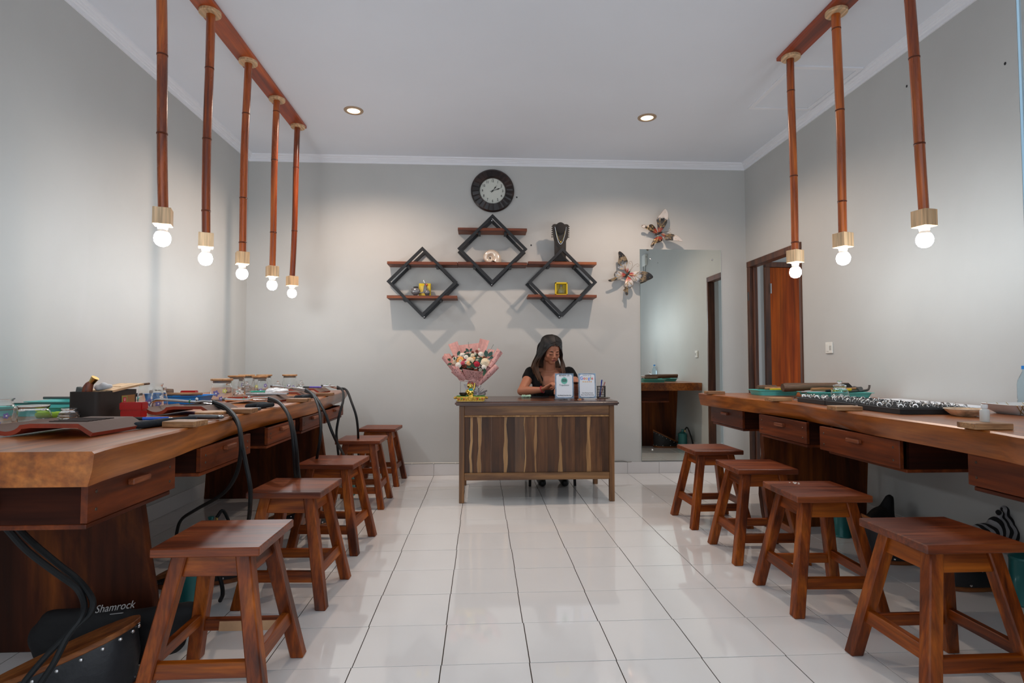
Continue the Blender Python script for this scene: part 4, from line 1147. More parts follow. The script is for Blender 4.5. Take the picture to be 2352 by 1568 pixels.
# ================================================================== PERSON
m_skin = mat('skin', srgb(176, 116, 88), .5, sss=.12, noise=.06, nscale=9)
P0 = V((1.02, 2.72, 0))
def Wp(x, y, Y): return ony(x, y, Y)-P0
per = T('person', 'seated person with long dark hair and black top, looking down at the desk', 'person', P0)
Hc = Wp(1266, 806, 2.600)
HM = Matrix.Translation(Hc) @ Matrix.Rotation(R(13), 4, 'Z') @ Matrix.Rotation(R(20), 4, 'X')
HR = HM.to_3x3()
def hp(x, y, z): return HM @ V((x, y, z))
g = G()
def hb(c, r): g.ball(hp(*c), r, 16, 10, HR)
hb((0, .012, .035), (.074, .092, .085)); hb((0, -.026, -.012), (.063, .060, .086)); hb((0, -.052, -.080), (.029, .025, .022))
for s in (-1, 1):
    hb((s*.036, -.018, -.056), (.028, .035, .030)); hb((s*.033, -.055, -.024), (.025, .021, .028)); hb((s*.027, -.074, .022), (.020, .011, .008))
    hb((s*.076, .012, -.008), (.009, .018, .029)); hb((s*.030, -.075, .002), (.016, .012, .011)); hb((s*.0105, -.095, -.030), (.0085, .009, .007))
hb((0, -.085, -.054), (.018, .009, .013))
g.tube([hp(0, -.080, .016), hp(0, -.090, -.006), hp(0, -.103, -.026)], [.007, .0085, .0105], 10)
nb = Wp(1262, 853, 2.690)
g.capsule(hp(0, .035, -.05), nb+V((0, 0, -.02)), .050, .056)
shL, shR = Wp(1219, 857, 2.715), Wp(1307, 857, 2.715)
shL.x -= .0; mid = (shL+shR)/2
g.capsule(shL+V((.02, 0, .0)), shR+V((-.02, 0, 0)), .050, .050)
g.capsule(nb+V((0, .01, -.01)), shL+V((.03, 0, .012)), .045, .040); g.capsule(nb+V((0, .01, -.01)), shR+V((-.03, 0, .012)), .045, .040)
g.ball(mid+V((0, -.025, -.10)), (.150, .095, .15), 18, 12)
for s in (-1, 1): g.ball(mid+V((s*.068, -.085, -.155)), (.062, .055, .058), 14, 10)
g.ball(mid+V((0, .0, -.28)), (.130, .092, .15), 18, 12)
pel = V((mid.x, -.0, .54))
g.ball(pel, (.165, .125, .12), 18, 12)
for s in (-1, 1):
    hip = pel+V((s*.085, -.03, -.01)); kn = pel+V((s*.095, -.40, -.03)); an = V((kn.x, kn.y+.30, .10))
    g.capsule(hip, kn, .082, .055); g.capsule(kn, an, .052, .034); g.capsule(V((an.x, an.y+.015, .045)), V((an.x, an.y-.13, .030)), .034, .026)
elL, wrL = Wp(1198, 898, 2.52), Wp(1244, 895, 2.40)
elR, wrR = Wp(1332, 898, 2.54), Wp(1296, 896, 2.40)
elL.z = max(elL.z, DH+.043); elR.z = max(elR.z, DH+.043); wrL.z = max(wrL.z, DH+.045); wrR.z = max(wrR.z, DH+.042)
for sh, el, wr in ((shL, elL, wrL), (shR, elR, wrR)):
    g.capsule(sh, sh.lerp(el, .5), .048, .043); g.capsule(sh.lerp(el, .45), el, .043, .036); g.capsule(el, el.lerp(wr, .4), .038, .036); g.capsule(el.lerp(wr, .35), wr, .036, .024)
def hand_g(wr, fw, side, up):
    fw = fw.normalized(); sd = fw.cross(up).normalized()*side; upv = sd.cross(fw).normalized()
    if upv.z < 0: upv = -upv
    pc = wr+fw*.045
    MM = Matrix((fw, sd, upv)).transposed()
    g.ball(pc, (.048, .038, .016), 12, 8, MM)
    g.ball(pc+fw*.02+upv*.004, (.030, .038, .014), 12, 8, MM)
    for k, (o, L) in enumerate([(-.027, .62), (-.009, .74), (.010, .70), (.028, .55)]):
        a = pc+fw*.042+sd*o+upv*.004
        b_ = a+(fw*.85+upv*.25-sd*o*2)*.036*L/.7; c = b_+(fw*.55-upv*.85)*.028*L/.7; d = c+(fw*.05-upv*.9)*.020*L/.7
        g.capsule(a, b_, .0094, .0088, 8); g.capsule(b_, c, .0088, .0080, 8); g.capsule(c, d, .0080, .0070, 8)
    a = wr+fw*.025-sd*.030; b_ = a+(fw*.6-sd*.6-upv*.3)*.036; c = b_+(fw*.95-upv*.2+sd*.1)*.030
    g.capsule(a, b_, .0125, .0105, 8); g.capsule(b_, c, .0105, .0082, 8)
    return pc, fw, sd, upv
hndL = hand_g(wrL, Wp(1272, 882, 2.335)-wrL, 1, V((0, 0, 1)))
hndR = hand_g(wrR, V((-.55, -.8, .0)), -1, V((0, 0, 1)))
remesh(g, 'body', m_skin, .0045, 5, per)
# face parts
m_lip = mat('lips', srgb(136, 62, 58), .4)
m_hair = newmat('hair')[0]
nt = m_hair.node_tree; bs = nt.nodes['Principled BSDF']; tc = nt.nodes.new('ShaderNodeTexCoord'); sp = nt.nodes.new('ShaderNodeSeparateXYZ'); cr = nt.nodes.new('ShaderNodeValToRGB')
mr = nt.nodes.new('ShaderNodeMapRange'); mr.inputs['From Min'].default_value = .84; mr.inputs['From Max'].default_value = 1.14
nt.links.new(tc.outputs['Object'], sp.inputs[0]); nt.links.new(sp.outputs['Z'], mr.inputs['Value']); nt.links.new(mr.outputs[0], cr.inputs[0])
cr.color_ramp.elements[0].color = col4(srgb(112, 74, 44)); cr.color_ramp.elements[1].color = (.006, .005, .005, 1); cr.color_ramp.elements[0].position = .15; cr.color_ramp.elements[1].position = .85
nt.links.new(cr.outputs[0], bs.inputs['Base Color']); bs.inputs['Roughness'].default_value = .48
m_brow = mat('brow', (.012, .008, .006), .6)
G().ball(hp(0, -.0930, -.0500), (.0180, .0045, .0036), 12, 6, HR).ball(hp(0, -.0925, -.0575), (.0150, .0050, .0042), 12, 6, HR).build('lips', m_lip, per)
for s in (-1, 1):
    G().tube([hp(s*.013, -.0885, .021), hp(s*.030, -.0885, .027), hp(s*.048, -.078, .0225)], [.0025, .0032, .0012], 6).build('eyebrow', m_brow, per)
    G().tube([hp(s*.0155, -.0855, -.001), hp(s*.030, -.0885, -.0055), hp(s*.046, -.080, .0005)], [.0012, .0021, .0014], 6).build('eyelashes', m_brow, per)
# hair: cap and hanging locks
g = G()
def hb2(c, r): g.ball(hp(*c), r, 16, 10, HR)
hb2((0, .027, .050), (.085, .092, .083)); hb2((0, .055, -.02), (.083, .065, .10))
for s in (-1, 1): hb2((s*.068, .012, .010), (.020, .060, .080)); hb2((s*.064, -.018, .045), (.022, .040, .045))
cap = remesh(g, 'hair', m_hair, .006, 3, per)
rh = random.Random(3)
hg = G()
def lock(p0, p1, p2, p3, r): hg.tube(spline([p0, p1, p2, p3], 5), [r*k for k in (.6, .8, .95, 1, 1, 1, 1, 1, .95, .9, .85, .75, .65, .5, .35, .15)], 6)
def skull(sd, an, y, k=1.0):
    q = max(.05, 1-((y-.020)/.101)**2)**.5*k
    return hp(sd*math.sin(an)*.089*q, y, .050+math.cos(an)*.087*q)
def lock5(P, r):
    S = spline(P, 4); n = len(S)
    hg.tube(S, [r*min(1, .5+1.5*i/n)*(1 if i < n*.7 else max(.15, (n-i)/(n*.3))) for i in range(n)], 6)
for k in range(64):      # viewer's left: from the parting over the skull, down the chest or behind the shoulder
    u = k/63; j = lambda a: rh.uniform(-a, a)
    y = -.076+.175*u+j(.003)*(1 if k else 0)
    P = [skull(-1, -.12, y), skull(-1, .55, y, 1.02), skull(-1, 1.15, y*.95+.004, 1.02), hp(-.088+j(.003), y*.70+.010, -.015+j(.01))]
    P += [Wp(1232-10*u+j(4), 843+j(4), 2.60+.10*u), Wp(1237+10*(1-u)-17*u+j(4), 888-34*u*u+j(9), 2.575+.135*u)]
    lock5(P, .0068)
for k in range(56):      # viewer's right
    u = k/55; j = lambda a: rh.uniform(-a, a)
    y = -.076+.175*u+j(.003)*(1 if k else 0)
    P = [skull(1, .13, y), skull(1, .65, y, 1.02), skull(1, 1.2, y*.95+.004, 1.02), hp(.087+j(.003), y*.70+.010, -.015+j(.01))]
    P += [Wp(1290+4*u+j(2), 838+j(3), 2.62+.08*u), Wp(1294+7*u+j(3), 865-6*u+j(6), 2.595+.11*u)]
    lock5(P, .0064)
for k in range(30):      # back
    u = k/29
    P = [skull(-1+2*u, .3, .10), hp(-.075+.15*u, .112, .03), hp(-.08+.16*u, .125, -.04), Wp(1228+60*u, 850, 2.755), Wp(1226+64*u, 880+rh.uniform(-8, 8), 2.805)]
    lock5(P, .008)
hg.build('hair_locks', m_hair, per, smooth=60)
# black top
m_shirt = mat('black_top', (.007, .007, .0075), .9, spec=.2)
g = G()
g.ball(mid+V((0, -.0, -.30)), (.142, .108, .17), 18, 12)
g.ball(mid+V((0, -.018, -.172)), (.160, .104, .100), 18, 12)
for s in (-1, 1): g.ball(mid+V((s*.068, -.085, -.158)), (.069, .062, .062), 14, 10)
g.ball(mid+V((0, .045, -.11)), (.155, .062, .15), 18, 12)
for sh, el, s in ((shL, elL, -1), (shR, elR, 1)):
    g.capsule(sh+V((0, 0, .004)), sh.lerp(el, .26), .0565, .0565)
    g.capsule(sh+V((-s*.040, -.008, .010)), mid+V((s*.112, -.086, -.11)), .046, .050)
    g.capsule(sh+V((-s*.060, .0, .014)), mid+V((s*.098, -.075, -.06)), .036, .040)
    g.capsule(sh+V((-s*.070, .02, .020)), sh, .042, .053)
g.ball(pel+V((0, 0, .06)), (.160, .125, .12), 18, 12)
remesh(g, 'black_top', m_shirt, .006, 4, per)
g = G()
g.ball(pel+V((0, .0, -.01)), (.176, .136, .125), 18, 12)
for s in (-1, 1):
    hip = pel+V((s*.085, -.03, -.01)); kn = pel+V((s*.095, -.40, -.03)); an = V((kn.x, kn.y+.30, .11)); g.capsule(hip, kn, .092, .066); g.capsule(kn, an, .064, .050)
remesh(g, 'trousers', mat('dark_trousers', (.02, .022, .03), .8), .009, 3, per)
g = G()
for s in (-1, 1):
    an = V((pel.x+s*.095, pel.y-.10, .10)); g.capsule(V((an.x, an.y+.02, .045)), V((an.x, an.y-.14, .032)), .042, .033); g.capsule(V((an.x, an.y+.015, .05)), V((an.x, an.y, .09)), .040, .040)
remesh(g, 'shoes', mat('black_shoes', (.012, .012, .012), .5), .008, 2, per)
G().torus(wrL+(hndL[0]-wrL)*.15, .028, .004, 18, 6, facing(hndL[1])).build('bracelet', mat('red_beads', (.35, .02, .03), .4), per)
pts = [nb+V((.052*math.sin(R(a)), -.052*math.cos(R(a))-.02, -.012-.045*max(0, math.cos(R(a))))) for a in range(-90, 91, 15)]
G().tube(pts, .0011, 5).build('necklace', m_gold, per)
q = hndL[0]+hndL[1]*.075-hndL[3]*.018
G().box(q, (.07, .012, .010), Matrix((hndL[1], hndL[2], hndL[3])).transposed()).build('held_phone', m_black, None) if False else None
# ================================================================== BENCH-TOP BUILDERS
def onL(x, y): return onz(x, y, LT)
def onR(x, y): return onz(x, y, RTZ)
m_jar = mat('jar_glass', (.97, .99, .99), .015, trans=1, ior=1.42)
m_lidwood = wood('lid_wood', srgb(150, 104, 62), srgb(176, 130, 84), srgb(196, 152, 106), 'X', 2, .5)
m_seal = mat('silicone_seal', (.30, .28, .25), .5)
m_dv, m_dy_ = mat('decal_violet', (.17, .15, .36), .5), mat('decal_yellow', (.55, .56, .15), .5)
m_dw = mat('decal_white', (.75, .75, .75), .5)
def jar(x, y, z, r, h, label, lid=None, neck=.80, decals=(), group='glass jars on the left bench', ribs=0):
    t = T('glass_jar', label, 'jar', (x, y, z+.0005), 0, group)
    hb = h*.68
    o = [(.0005, 0), (r*.86, 0), (r, r*.14), (r, hb*.85), (r*.97, hb*.95), (r*neck*1.02, hb*1.12), (r*neck, hb*1.2), (r*neck, h*.93), (r*(neck+.06), h*.96), (r*(neck+.06), h)]
    if ribs:
        o = [(.0005, 0), (r*.9, 0), (r, h*.06)]+[(r*(1-.25*(k/8)**2)+(.0022 if k % 2 else 0), h*(.08+.66*k/8)) for k in range(9)]+[(r*neck, h*.82), (r*(neck+.08), h*.93), (r*(neck+.06), h)]
    th = .0028
    i_ = [(max(.0005, a-th), b_ if b_ > h*.9 else b_+th) for a, b_ in o][::-1]
    G().lathe(o+i_, 26).build('glass_body', m_jar, t, smooth=50)
    if lid == 'wood':
        G().lathe([(.0005, h+.001), (r*.97, h+.001), (r*1.0, h+.004), (r*1.0, h+.011), (r*.97, h+.013), (.0005, h+.013)], 26).build('lid', m_lidwood, t)
        G().lathe([(.0005, h*.90), (r*neck*.92, h*.90), (r*neck*.95, h*.93), (r*neck*.92, h*.96), (r*neck*.95, h), (.0005, h)], 22).build('seal', m_seal, t)
    if lid == 'glass':
        G().lathe([(r*(neck+.1), h+.001), (r*.70, h+.006), (r*.35, h*1.16), (r*.16, h*1.20), (r*.22, h*1.30), (r*.30, h*1.38), (r*.18, h*1.45), (.0005, h*1.46)], 20, cap0=True).build('lid', m_jar, t, smooth=60)
    tc_ = V((CAM.x-x, CAM.y-y, 0)).normalized(); a0 = math.atan2(tc_.y, tc_.x)
    for da, zz, rad, c in decals:
        a = a0+da
        n = V((math.cos(a), math.sin(a), 0)); sd = V((-n.y, n.x, 0)); c0 = n*(r+.0006)+V((0, 0, zz*h))
        Q = Matrix((sd, V((0, 0, 1)), n)).transposed()
        g = G()
        for k in range(5):
            q = 2*math.pi*k/5
            g.ball(c0+Q @ V((math.cos(q)*rad*.55, math.sin(q)*rad*.55, 0)), (rad*.45, rad*.36, .0006), 8, 4, Q @ Matrix.Rotation(q, 3, 'Z'))
        d = g.build('flower_decal', c, t)
        G().ball(c0+n*.0006, (rad*.26, rad*.26, .0006), 8, 4, Q).build('decal_centre', m_dw, d)
    return t
def clay_mat():
    m, nt, b = newmat('clay_tile'); L = nt.links.new
    tc = nt.nodes.new('ShaderNodeTexCoord'); ge = nt.nodes.new('ShaderNodeTexCoord')
    sp = nt.nodes.new('ShaderNodeSeparateXYZ'); L(ge.outputs['Normal'], sp.inputs[0])
    n = nt.nodes.new('ShaderNodeTexNoise'); n.inputs['Scale'].default_value = 18; n.inputs['Detail'].default_value = 5; L(tc.outputs['Object'], n.inputs['Vector'])
    ad = nt.nodes.new('ShaderNodeMath'); ad.operation = 'MULTIPLY_ADD'; ad.inputs[1].default_value = .7; L(n.outputs['Fac'], ad.inputs[0]); L(sp.outputs['Z'], ad.inputs[2])
    r = nt.nodes.new('ShaderNodeValToRGB'); e = r.color_ramp.elements
    e[0].position, e[0].color = .32, col4(srgb(150, 58, 34)); e[1].position, e[1].color = .72, col4(srgb(98, 76, 66))
    k = e.new(.5); k.color = col4(srgb(108, 52, 36))
    L(ad.outputs[0], r.inputs[0]); L(r.outputs[0], b.inputs['Base Color']); b.inputs['Roughness'].default_value = .8
    bp = nt.nodes.new('ShaderNodeBump'); bp.inputs['Strength'].default_value = .4; bp.inputs['Distance'].default_value = .004; L(n.outputs['Fac'], bp.inputs['Height']); L(bp.outputs[0], b.inputs['Normal'])
    return m
m_clay = clay_mat()
m_soot = mat('soot_brown', srgb(52, 38, 32), .85, noise=.4, nscale=30)
def roof_tile(x, y, rz, label, w=.30, d=.24, gutter=True, h=.040, slots=True):
    """clay roof tile lying on the bench: gutter on the left, flat pan, turned-down lip on the right"""
    t = T('soldering_pad', label, 'soldering pad', (x, y, LT+.0005), rz, 'clay soldering pads on the left bench')
    th = .013
    up = []
    if gutter:
        for k in range(9):
            a = R(200+140*k/8)
            up.append((-w/2+.045+.045*math.cos(a), .046+.030*math.sin(a)))
        up += [(-w/2+.105, h-.002)]
    else:
        up += [(-w/2, .014), (-w/2+.02, h-.004)]
    up += [(-w/2+.12, h), (w/2-.045, h), (w/2-.015, h*.55), (w/2, th)]
    lo = []
    for i, (u, v) in enumerate(up):
        a = V(up[min(i+1, len(up)-1)])-V(up[max(i-1, 0)]); nn = V((a.y, -a.x)).normalized()
        lo.append((u+nn.x*th, max(v+nn.y*th, 0)))
    poly = up+lo[::-1]
    g = G(); n = len(up)
    A = [V((u, -d/2, v)) for u, v in up]; B = [V((u, d/2, v)) for u, v in up]
    C = [V((u, -d/2, v)) for u, v in lo]; D = [V((u, d/2, v)) for u, v in lo]
    vs = A+B+C+D; fs = []
    for i in range(n-1):
        fs += [(i, i+1, n+i+1, n+i), (2*n+i, 3*n+i, 3*n+i+1, 2*n+i+1), (i, 2*n+i, 2*n+i+1, i+1), (n+i, n+i+1, 3*n+i+1, 3*n+i)]
    fs += [(0, n, 3*n, 2*n), (n-1, 3*n-1, 4*n-1, 2*n-1)]
    g.add(vs, fs).build('tile_body', m_clay, t, smooth=25)
    if slots:
        for k in range(7):
            G().b2((-w/2+.13, -d/2+.055+k*.018, h-.0015), (w/2-.06, -d/2+.063+k*.018, h+.0025)).build('groove', m_soot, t, smooth=0)
    return t
m_chrome = mat('chrome', (.78, .78, .78), .12, 1)
m_hose = mat('rubber_hose', (.010, .011, .012), .55, spec=.3)
def torch(label, tip, bend, joint, end, hoses, group='gas torches with black hoses'):
    tip, bend, joint, end = map(V, (tip, bend, joint, end))
    o = V((end.x, end.y, end.z))
    t = T('gas_torch', label, 'torch', o, 0, group)
    L = lambda p: V(p)-o
    G().tube(spline([L(tip), L(bend), L(joint)], 4), [.0075, .0075, .0070, .0068, .0065, .0062, .006, .006, .006], 10).build('nozzle', m_chrome, t)
    G().tube([L(tip), L(tip)+(L(tip)-L(bend)).normalized()*.012], .0095, 12).build('nozzle_tip', m_darksteel, t)
    d = (end-joint).normalized(); s = d.cross(V((0, 0, 1))).normalized()
    for k in (-1, 1):
        G().tube([L(joint), L(joint)+d*.03+s*k*.008+V((0, 0, k*.006)), L(end)+s*k*.006+V((0, 0, k*.007))], .0055, 8).build('gas_tube', m_chrome, t)
    G().ball(L(joint)+V((0, 0, .012)), (.007, .007, .008), 10, 8).build('valve_knob', m_chrome, t)
    G().torus(L(joint)-d*.03, .0075, .002, 12, 5, facing(d)).build('clip_ring', mat('green_clip', (.02, .25, .08), .4), t)
    for k, h in enumerate(hoses):
        pts = [L(p) for p in h]
        G().tube(spline([V((0, 0, (1-2*k)*.007))]+pts, 5), .0085, 8).build('hose', m_hose, t)
    return t
def hp3(l): return [ony(x, y, Y) for x, y, Y in l]
m_tank = mat('teal_enamel_tank', (.022, .17, .17), .28, .2, coat=.4)
m_brass = mat('brass', (.62, .42, .14), .3, 1)
def tank(x, y, label, r=.055, h=.19):
    t = T('fuel_tank', label, 'tank', (x, y, .0005), 0, 'teal fuel tanks under the benches')
    G().lathe([(.0005, 0), (r*.97, 0), (r, .006), (r*.96, .012), (r*.96, h-.012), (r, h-.008), (r*.97, h), (r*.5, h+.02), (.0005, h+.024)], 24).build('tank_body', m_tank, t)
    G().lathe([(.013, h+.018), (.013, h+.04), (.016, h+.042), (.016, h+.05), (.0005, h+.052)], 12).build('filler_cap', m_tank, t)
    G().tube([(r*.5, 0, h+.008), (r*.5, 0, h+.045)], .007, 8).build('outlet', m_brass, t)
    G().tube(spline([(r*.5, 0, h+.045), (r*.9, .03, h+.07), (r*1.6, .06, h*.7), (r*1.7, .08, .06), (r*1.2, .12, .012)], 5), .0085, 8).build('hose', m_hose, t)
    return t
m_leather = mat('black_leather', (.014, .015, .018), .42, bump=.25, bscale=30)
m_bboard = wood('bellows_board', srgb(92, 46, 16), srgb(132, 74, 30), srgb(158, 98, 48), 'X', 1.0, .45)
def bellows(x, y, rz, label, L=.40, W=.19, H=.19):
    t = T('foot_bellows', label, 'bellows', (x, y, .0005), rz, 'leather foot bellows under the benches')
    def outline(z0, z1, k=1.0):
        P = []
        for i in range(22):
            a = 2*math.pi*i/22
            u = math.cos(a); v = math.sin(a)
            X = u*L/2; Wd = W/2*(.55+.45*(u+1)/2)
            P.append(V((X*k, v*Wd*k, z0+(z1-z0)*(u+1)/2)))
        return P
    bt = outline(0, 0)
    G().rings([bt, [p+V((0, 0, .02)) for p in bt]]).build('bottom_board', m_bboard, t, bevel=.003)
    tp = outline(.035, H)
    G().rings([tp, [p+V((0, 0, .018)) for p in tp]]).build('top_board', m_bboard, t, bevel=.003)
    lo, hi = outline(.018, .018, .96), outline(.037, H+.002, .96)
    mid_ = [lo[i].lerp(hi[i], .5) for i in range(22)]
    mid_ = [p*1.0+V((p.x*.05, p.y*.22, 0)) for p in mid_]
    G().rings([lo, mid_, hi], False, False).build('leather', m_leather, t, smooth=60)
    st = G().ball((0, 0, 0), (.006, .006, .006), 8, 6).mesh('stud', m_steel)
    for i in range(22):
        u = hi[i]; n = V((u.x, u.y*1.6, 0)).normalized()
        mk('stud', st, t, u+n*.004+V((0, 0, -.014)))
        if i % 2 == 0: mk('stud', st, t, lo[i]+V((lo[i].x, lo[i].y*1.6, 0)).normalized()*.004+V((0, 0, .012)))
    for s in (-1, 1): G().tube([(-L/2-.03, 0, .026), (-L/2+.02, 0, .026)], .010, 10).build('spout', m_brass, t) if s < 0 else None
    return t
def cloth(name, label, cat, loc, blobs, m, voxel=.006, rz=0, group=None):
    t = T(name, label, cat, loc, rz, group)
    g = G()
    for a, b_, r1, r2 in blobs: g.capsule(a, b_, r1, r2)
    mn = min(v.z for v in g.v)
    for v in g.v: v.z = max(v.z-mn, 0) if v.z-mn > .0 else 0
    remesh(g, 'fabric', m, voxel, 2, t)
    return t
m_tray = mat('teal_plastic', (.10, .46, .42), .38)
m_trayblue = mat('blue_plastic', (.02, .22, .62), .35)
def tray(x, y, z, L, W, H, rz, label, m, group=None, name='plastic_tray'):
    t = T(name, label, 'tray', (x, y, z+.0005), rz, group)
    def ring(k, zz): return [V((u, v, zz)) for u, v in rr_poly(-L/2*k, -W/2*k, L/2*k, W/2*k, .028*k, 4)]
    rs = [ring(.84, 0), ring(.93, H*.9), ring(1.0, H*.93), ring(1.0, H), ring(.91, H*.97), ring(.82, .004)]
    G().rings(rs, True, True).build('tray_body', m, t, smooth=40)
    return t
m_toolwood = wood('tool_handle_wood', srgb(120, 78, 44), srgb(160, 112, 70), srgb(186, 140, 96), 'X', 1.6, .5)
m_toolbrown = wood('tool_brown_wood', srgb(66, 44, 30), srgb(98, 70, 50), srgb(120, 92, 70), 'X', 1.4, .55)
def bar(name, label, cat, a, b_, r, m, ends=None, group=None, flat=1.0, part='shaft', r2=None):
    a, b_ = V(a), V(b_)
    t = T(name, label, cat, a, 0, group)
    rr = [r, r*1.1, r*1.1, (r2 or r)]
    d = b_-a
    G().tube([V((0, 0, 0)), d*.3, d*.7, d], rr, 10, flat=flat).build(part, m, t)
    return t, d
# ================================================================== LEFT BENCH: THINGS ON TOP
dv = [(-.45, .42, .012, m_dv), (.35, .25, .014, m_dv)]
jar(-1.240, -.22, LT, .062, .100, 'open glass jar with violet flower print at the near left edge', decals=[(.5, .42, .011, m_dv), (.05, .2, .014, m_dv)])
jar(-1.235, -.055, LT, .058, .066, 'wide low open glass jar with ribbed sides beside the tall jar', ribs=1, neck=.78)
jar(-1.135, -.015, LT, .037, .050, 'tiny squat glass jar on the lime green cloth', neck=.62, ribs=1)
cloth('lime_cloth', 'lime green cloth on the left bench by the small jars', 'cloth', (-1.235, .075, LT+.0005), [((-.06, -.02, .008), (.05, .01, .01), .016, .012), ((-.02, .015, .01), (.07, -.005, .012), .014, .010)], mat('lime_fabric', (.30, .48, .04), .9))
tray(-1.43, .20, LT, .36, .20, .045, R(4), 'teal plastic tray nearest the camera on the left bench', m_tray, 'plastic trays on the benches')
tray(-1.44, .50, LT, .38, .22, .05, R(-3), 'teal plastic tray behind another teal tray on the left bench', m_tray, 'plastic trays on the benches')
bar('steel_ruler', 'long grey steel rod across the rear teal tray', 'rod', (-1.60, .49, LT+.062), (-1.24, .50, LT+.060), .006, m_darksteel)
t, d = bar('file_tool', 'dark file lying across the near teal tray', 'file', (-1.55, .19, LT+.055), (-1.25, .21, LT+.053), .005, m_darksteel, flat=.5)
t = T('marker_pen', 'blue and black marker lying on the rear teal tray', 'marker', (-1.32, .56, LT+.062))
G().tube([(0, 0, 0), (.06, 0, .006)], .008, 8).build('barrel', m_trayblue, t); G().tube([(.055, 0, .006), (.11, .01, .010)], .009, 8).build('cap', m_black, t)
# black tool box with wooden insert
bx0, bx1, by0, by1 = -1.178, -1.062, .035, .295
t = T('tool_box', 'dark brown open box holding tools on the left bench', 'box', ((bx0+bx1)/2, (by0+by1)/2, LT+.0005))
m_dbox = mat('dark_box', (.020, .015, .012), .55)
hx, hy, hz, w_ = (bx1-bx0)/2, (by1-by0)/2, .110, .004
outp = rr_poly(-hx, -hy, hx, hy, .018, 4); inp = rr_poly(-hx+w_, -hy+w_, hx-w_, hy-w_, .015, 4)
G().rings([[V((x, y, z)) for x, y in p] for p, z in ((outp, 0), (outp, hz), (inp, hz), (inp, .005))]).build('box_body', m_dbox, t, smooth=40)
for a, b_, m, nm in [((hx+.0002, .015, .045), (hx+.001, .105, .088), mat('kraft_label', srgb(150, 104, 60), .7), 'paper_label'), ((hx+.0010, .015, .035), (hx+.0016, .052, .085), mat('olive_label', (.25, .27, .06), .6), 'price_tag'), ((hx+.0016, .022, .060), (hx+.0022, .044, .080), mat('tag_red', (.5, .02, .03), .5), 'tag_logo'), ((hx+.0016, .020, .042), (hx+.0022, .044, .054), mat('tag_barcode', (.45, .42, .45), .5), 'barcode')]:
    G().b2(a, b_).build(nm, m, t, smooth=0)
text_obj('U', .016, mat('white_ink', (.8, .8, .8), .5), t, (hx+.0024, .033, .070), (R(90), 0, R(90)), 'lettering', .0001)
p = V(((bx0+bx1)/2, (by0+by1)/2, LT))
t = T('finger_board', 'pale wooden board with a finger hole resting tilted in the box', 'board', (p.x+.01, p.y+.06, LT+.116))
q = G(); hole = [(.018*math.cos(2*math.pi*k/16), .010*math.sin(2*math.pi*k/16)) for k in range(16)]
MT = Matrix.Rotation(R(6), 4, 'X')
outl = [(.052*max(-1, min(1, 1.45*math.cos(2*math.pi*k/16))), .105*max(-1, min(1, 1.45*math.sin(2*math.pi*k/16)))) for k in range(16)]
q.rings([[MT @ V((x, y, z)) for x, y in pp] for pp, z in ((outl, 0), (outl, .008), (hole, .008), (hole, 0), (outl, 0))], False, False).build('board', m_paleX, t, smooth=20)
t = T('graver', 'wooden tool handle with brass ferrule sticking out of the dark box', 'tool', (p.x-.020, p.y-.085, LT+.075))
G().tube(spline([(0, 0, 0), (.004, 0, .035), (.012, 0, .058), (.022, 0, .070)], 4), [.012, .014, .016, .018, .019, .019, .018, .017, .016, .015, .013, .012, .011], 12).build('handle', wood('rosewood', srgb(90, 40, 22), srgb(124, 62, 38), srgb(144, 82, 56), 'Z', 2, .4), t)
G().tube([(.022, 0, .070), (.036, 0, .090)], [.011, .0145], 12).build('ferrule', m_brass, t)
t = T('whetstone', 'grey whetstone leaning in the dark box', 'stone', (p.x-.040, p.y-.09, LT+.072))
G().hexa([V(v) for v in [(-.015, -.012, 0), (.012, -.012, 0), (.012, .012, 0), (-.015, .012, 0), (-.006, -.012, .058), (.020, -.012, .052), (.020, .012, .052), (-.006, .012, .058)]]).build('stone', mat('grey_stone', (.10, .11, .10), .8), t, bevel=.003)
cloth('tissue', 'crumpled white tissue on the edge of the dark box', 'tissue', (p.x+.022, p.y-.045, LT+.1105), [((-.02, 0, .01), (.02, .01, .014), .014, .010), ((0, 0, .02), (.01, .02, .012), .012, .008)], mat('tissue_white', (.62, .62, .62), .9), .004)
bar('brush', 'brown wooden stick lying over the far end of the dark box', 'stick', (p.x+.0, p.y+.13, LT+.1225), (p.x+.03, p.y+.26, LT+.130), .005, m_toolbrown)
# red box
def redbox(x, y, z, w, d, h, rz, label):
    m = mat('red_plastic', (.42, .008, .008), .22, coat=.4)
    t = T('red_box', label, 'box', (x, y, z+.0005), rz, 'small red plastic boxes')
    G().b2((-w/2, -d/2, 0), (w/2, d/2, h*.48)).build('box_base', m, t, bevel=.003, seg=2)
    G().b2((-w/2-.003, -d/2-.003, h*.48), (w/2+.003, d/2+.003, h)).build('lid', m, t, bevel=.004, seg=2)
redbox(-.985, .135, LT, .082, .045, .064, R(3), 'red plastic box beside the dark tool box')
jar(-1.078, .418, LT, .052, .130, 'wide open glass jar with flower print behind the red box', decals=[(-.1, .35, .018, m_dv), (.6, .3, .016, m_dv), (.9, .5, .014, m_dw)], neck=.9)
jar(-1.155, .63, LT, .038, .105, 'slim glass jar with glass stopper behind the wide open jar', neck=.7, ribs=1)
roof_tile(-.872, -.375, R(-4), 'biggest clay roof tile, nearest the camera on the left bench', .31, .24)
roof_tile(-.842, .335, R(-2), 'clay roof tile under the chrome torch, second from the camera', .28, .25)
roof_tile(-.842, 1.08, R(-6), 'clay roof tile under the steel bar in the middle of the left bench', .27, .25, gutter=False)
roof_tile(-.815, 1.56, R(-4), 'clay roof tile beside the lidded jars, fourth from the camera', .25, .24, gutter=False, slots=False)
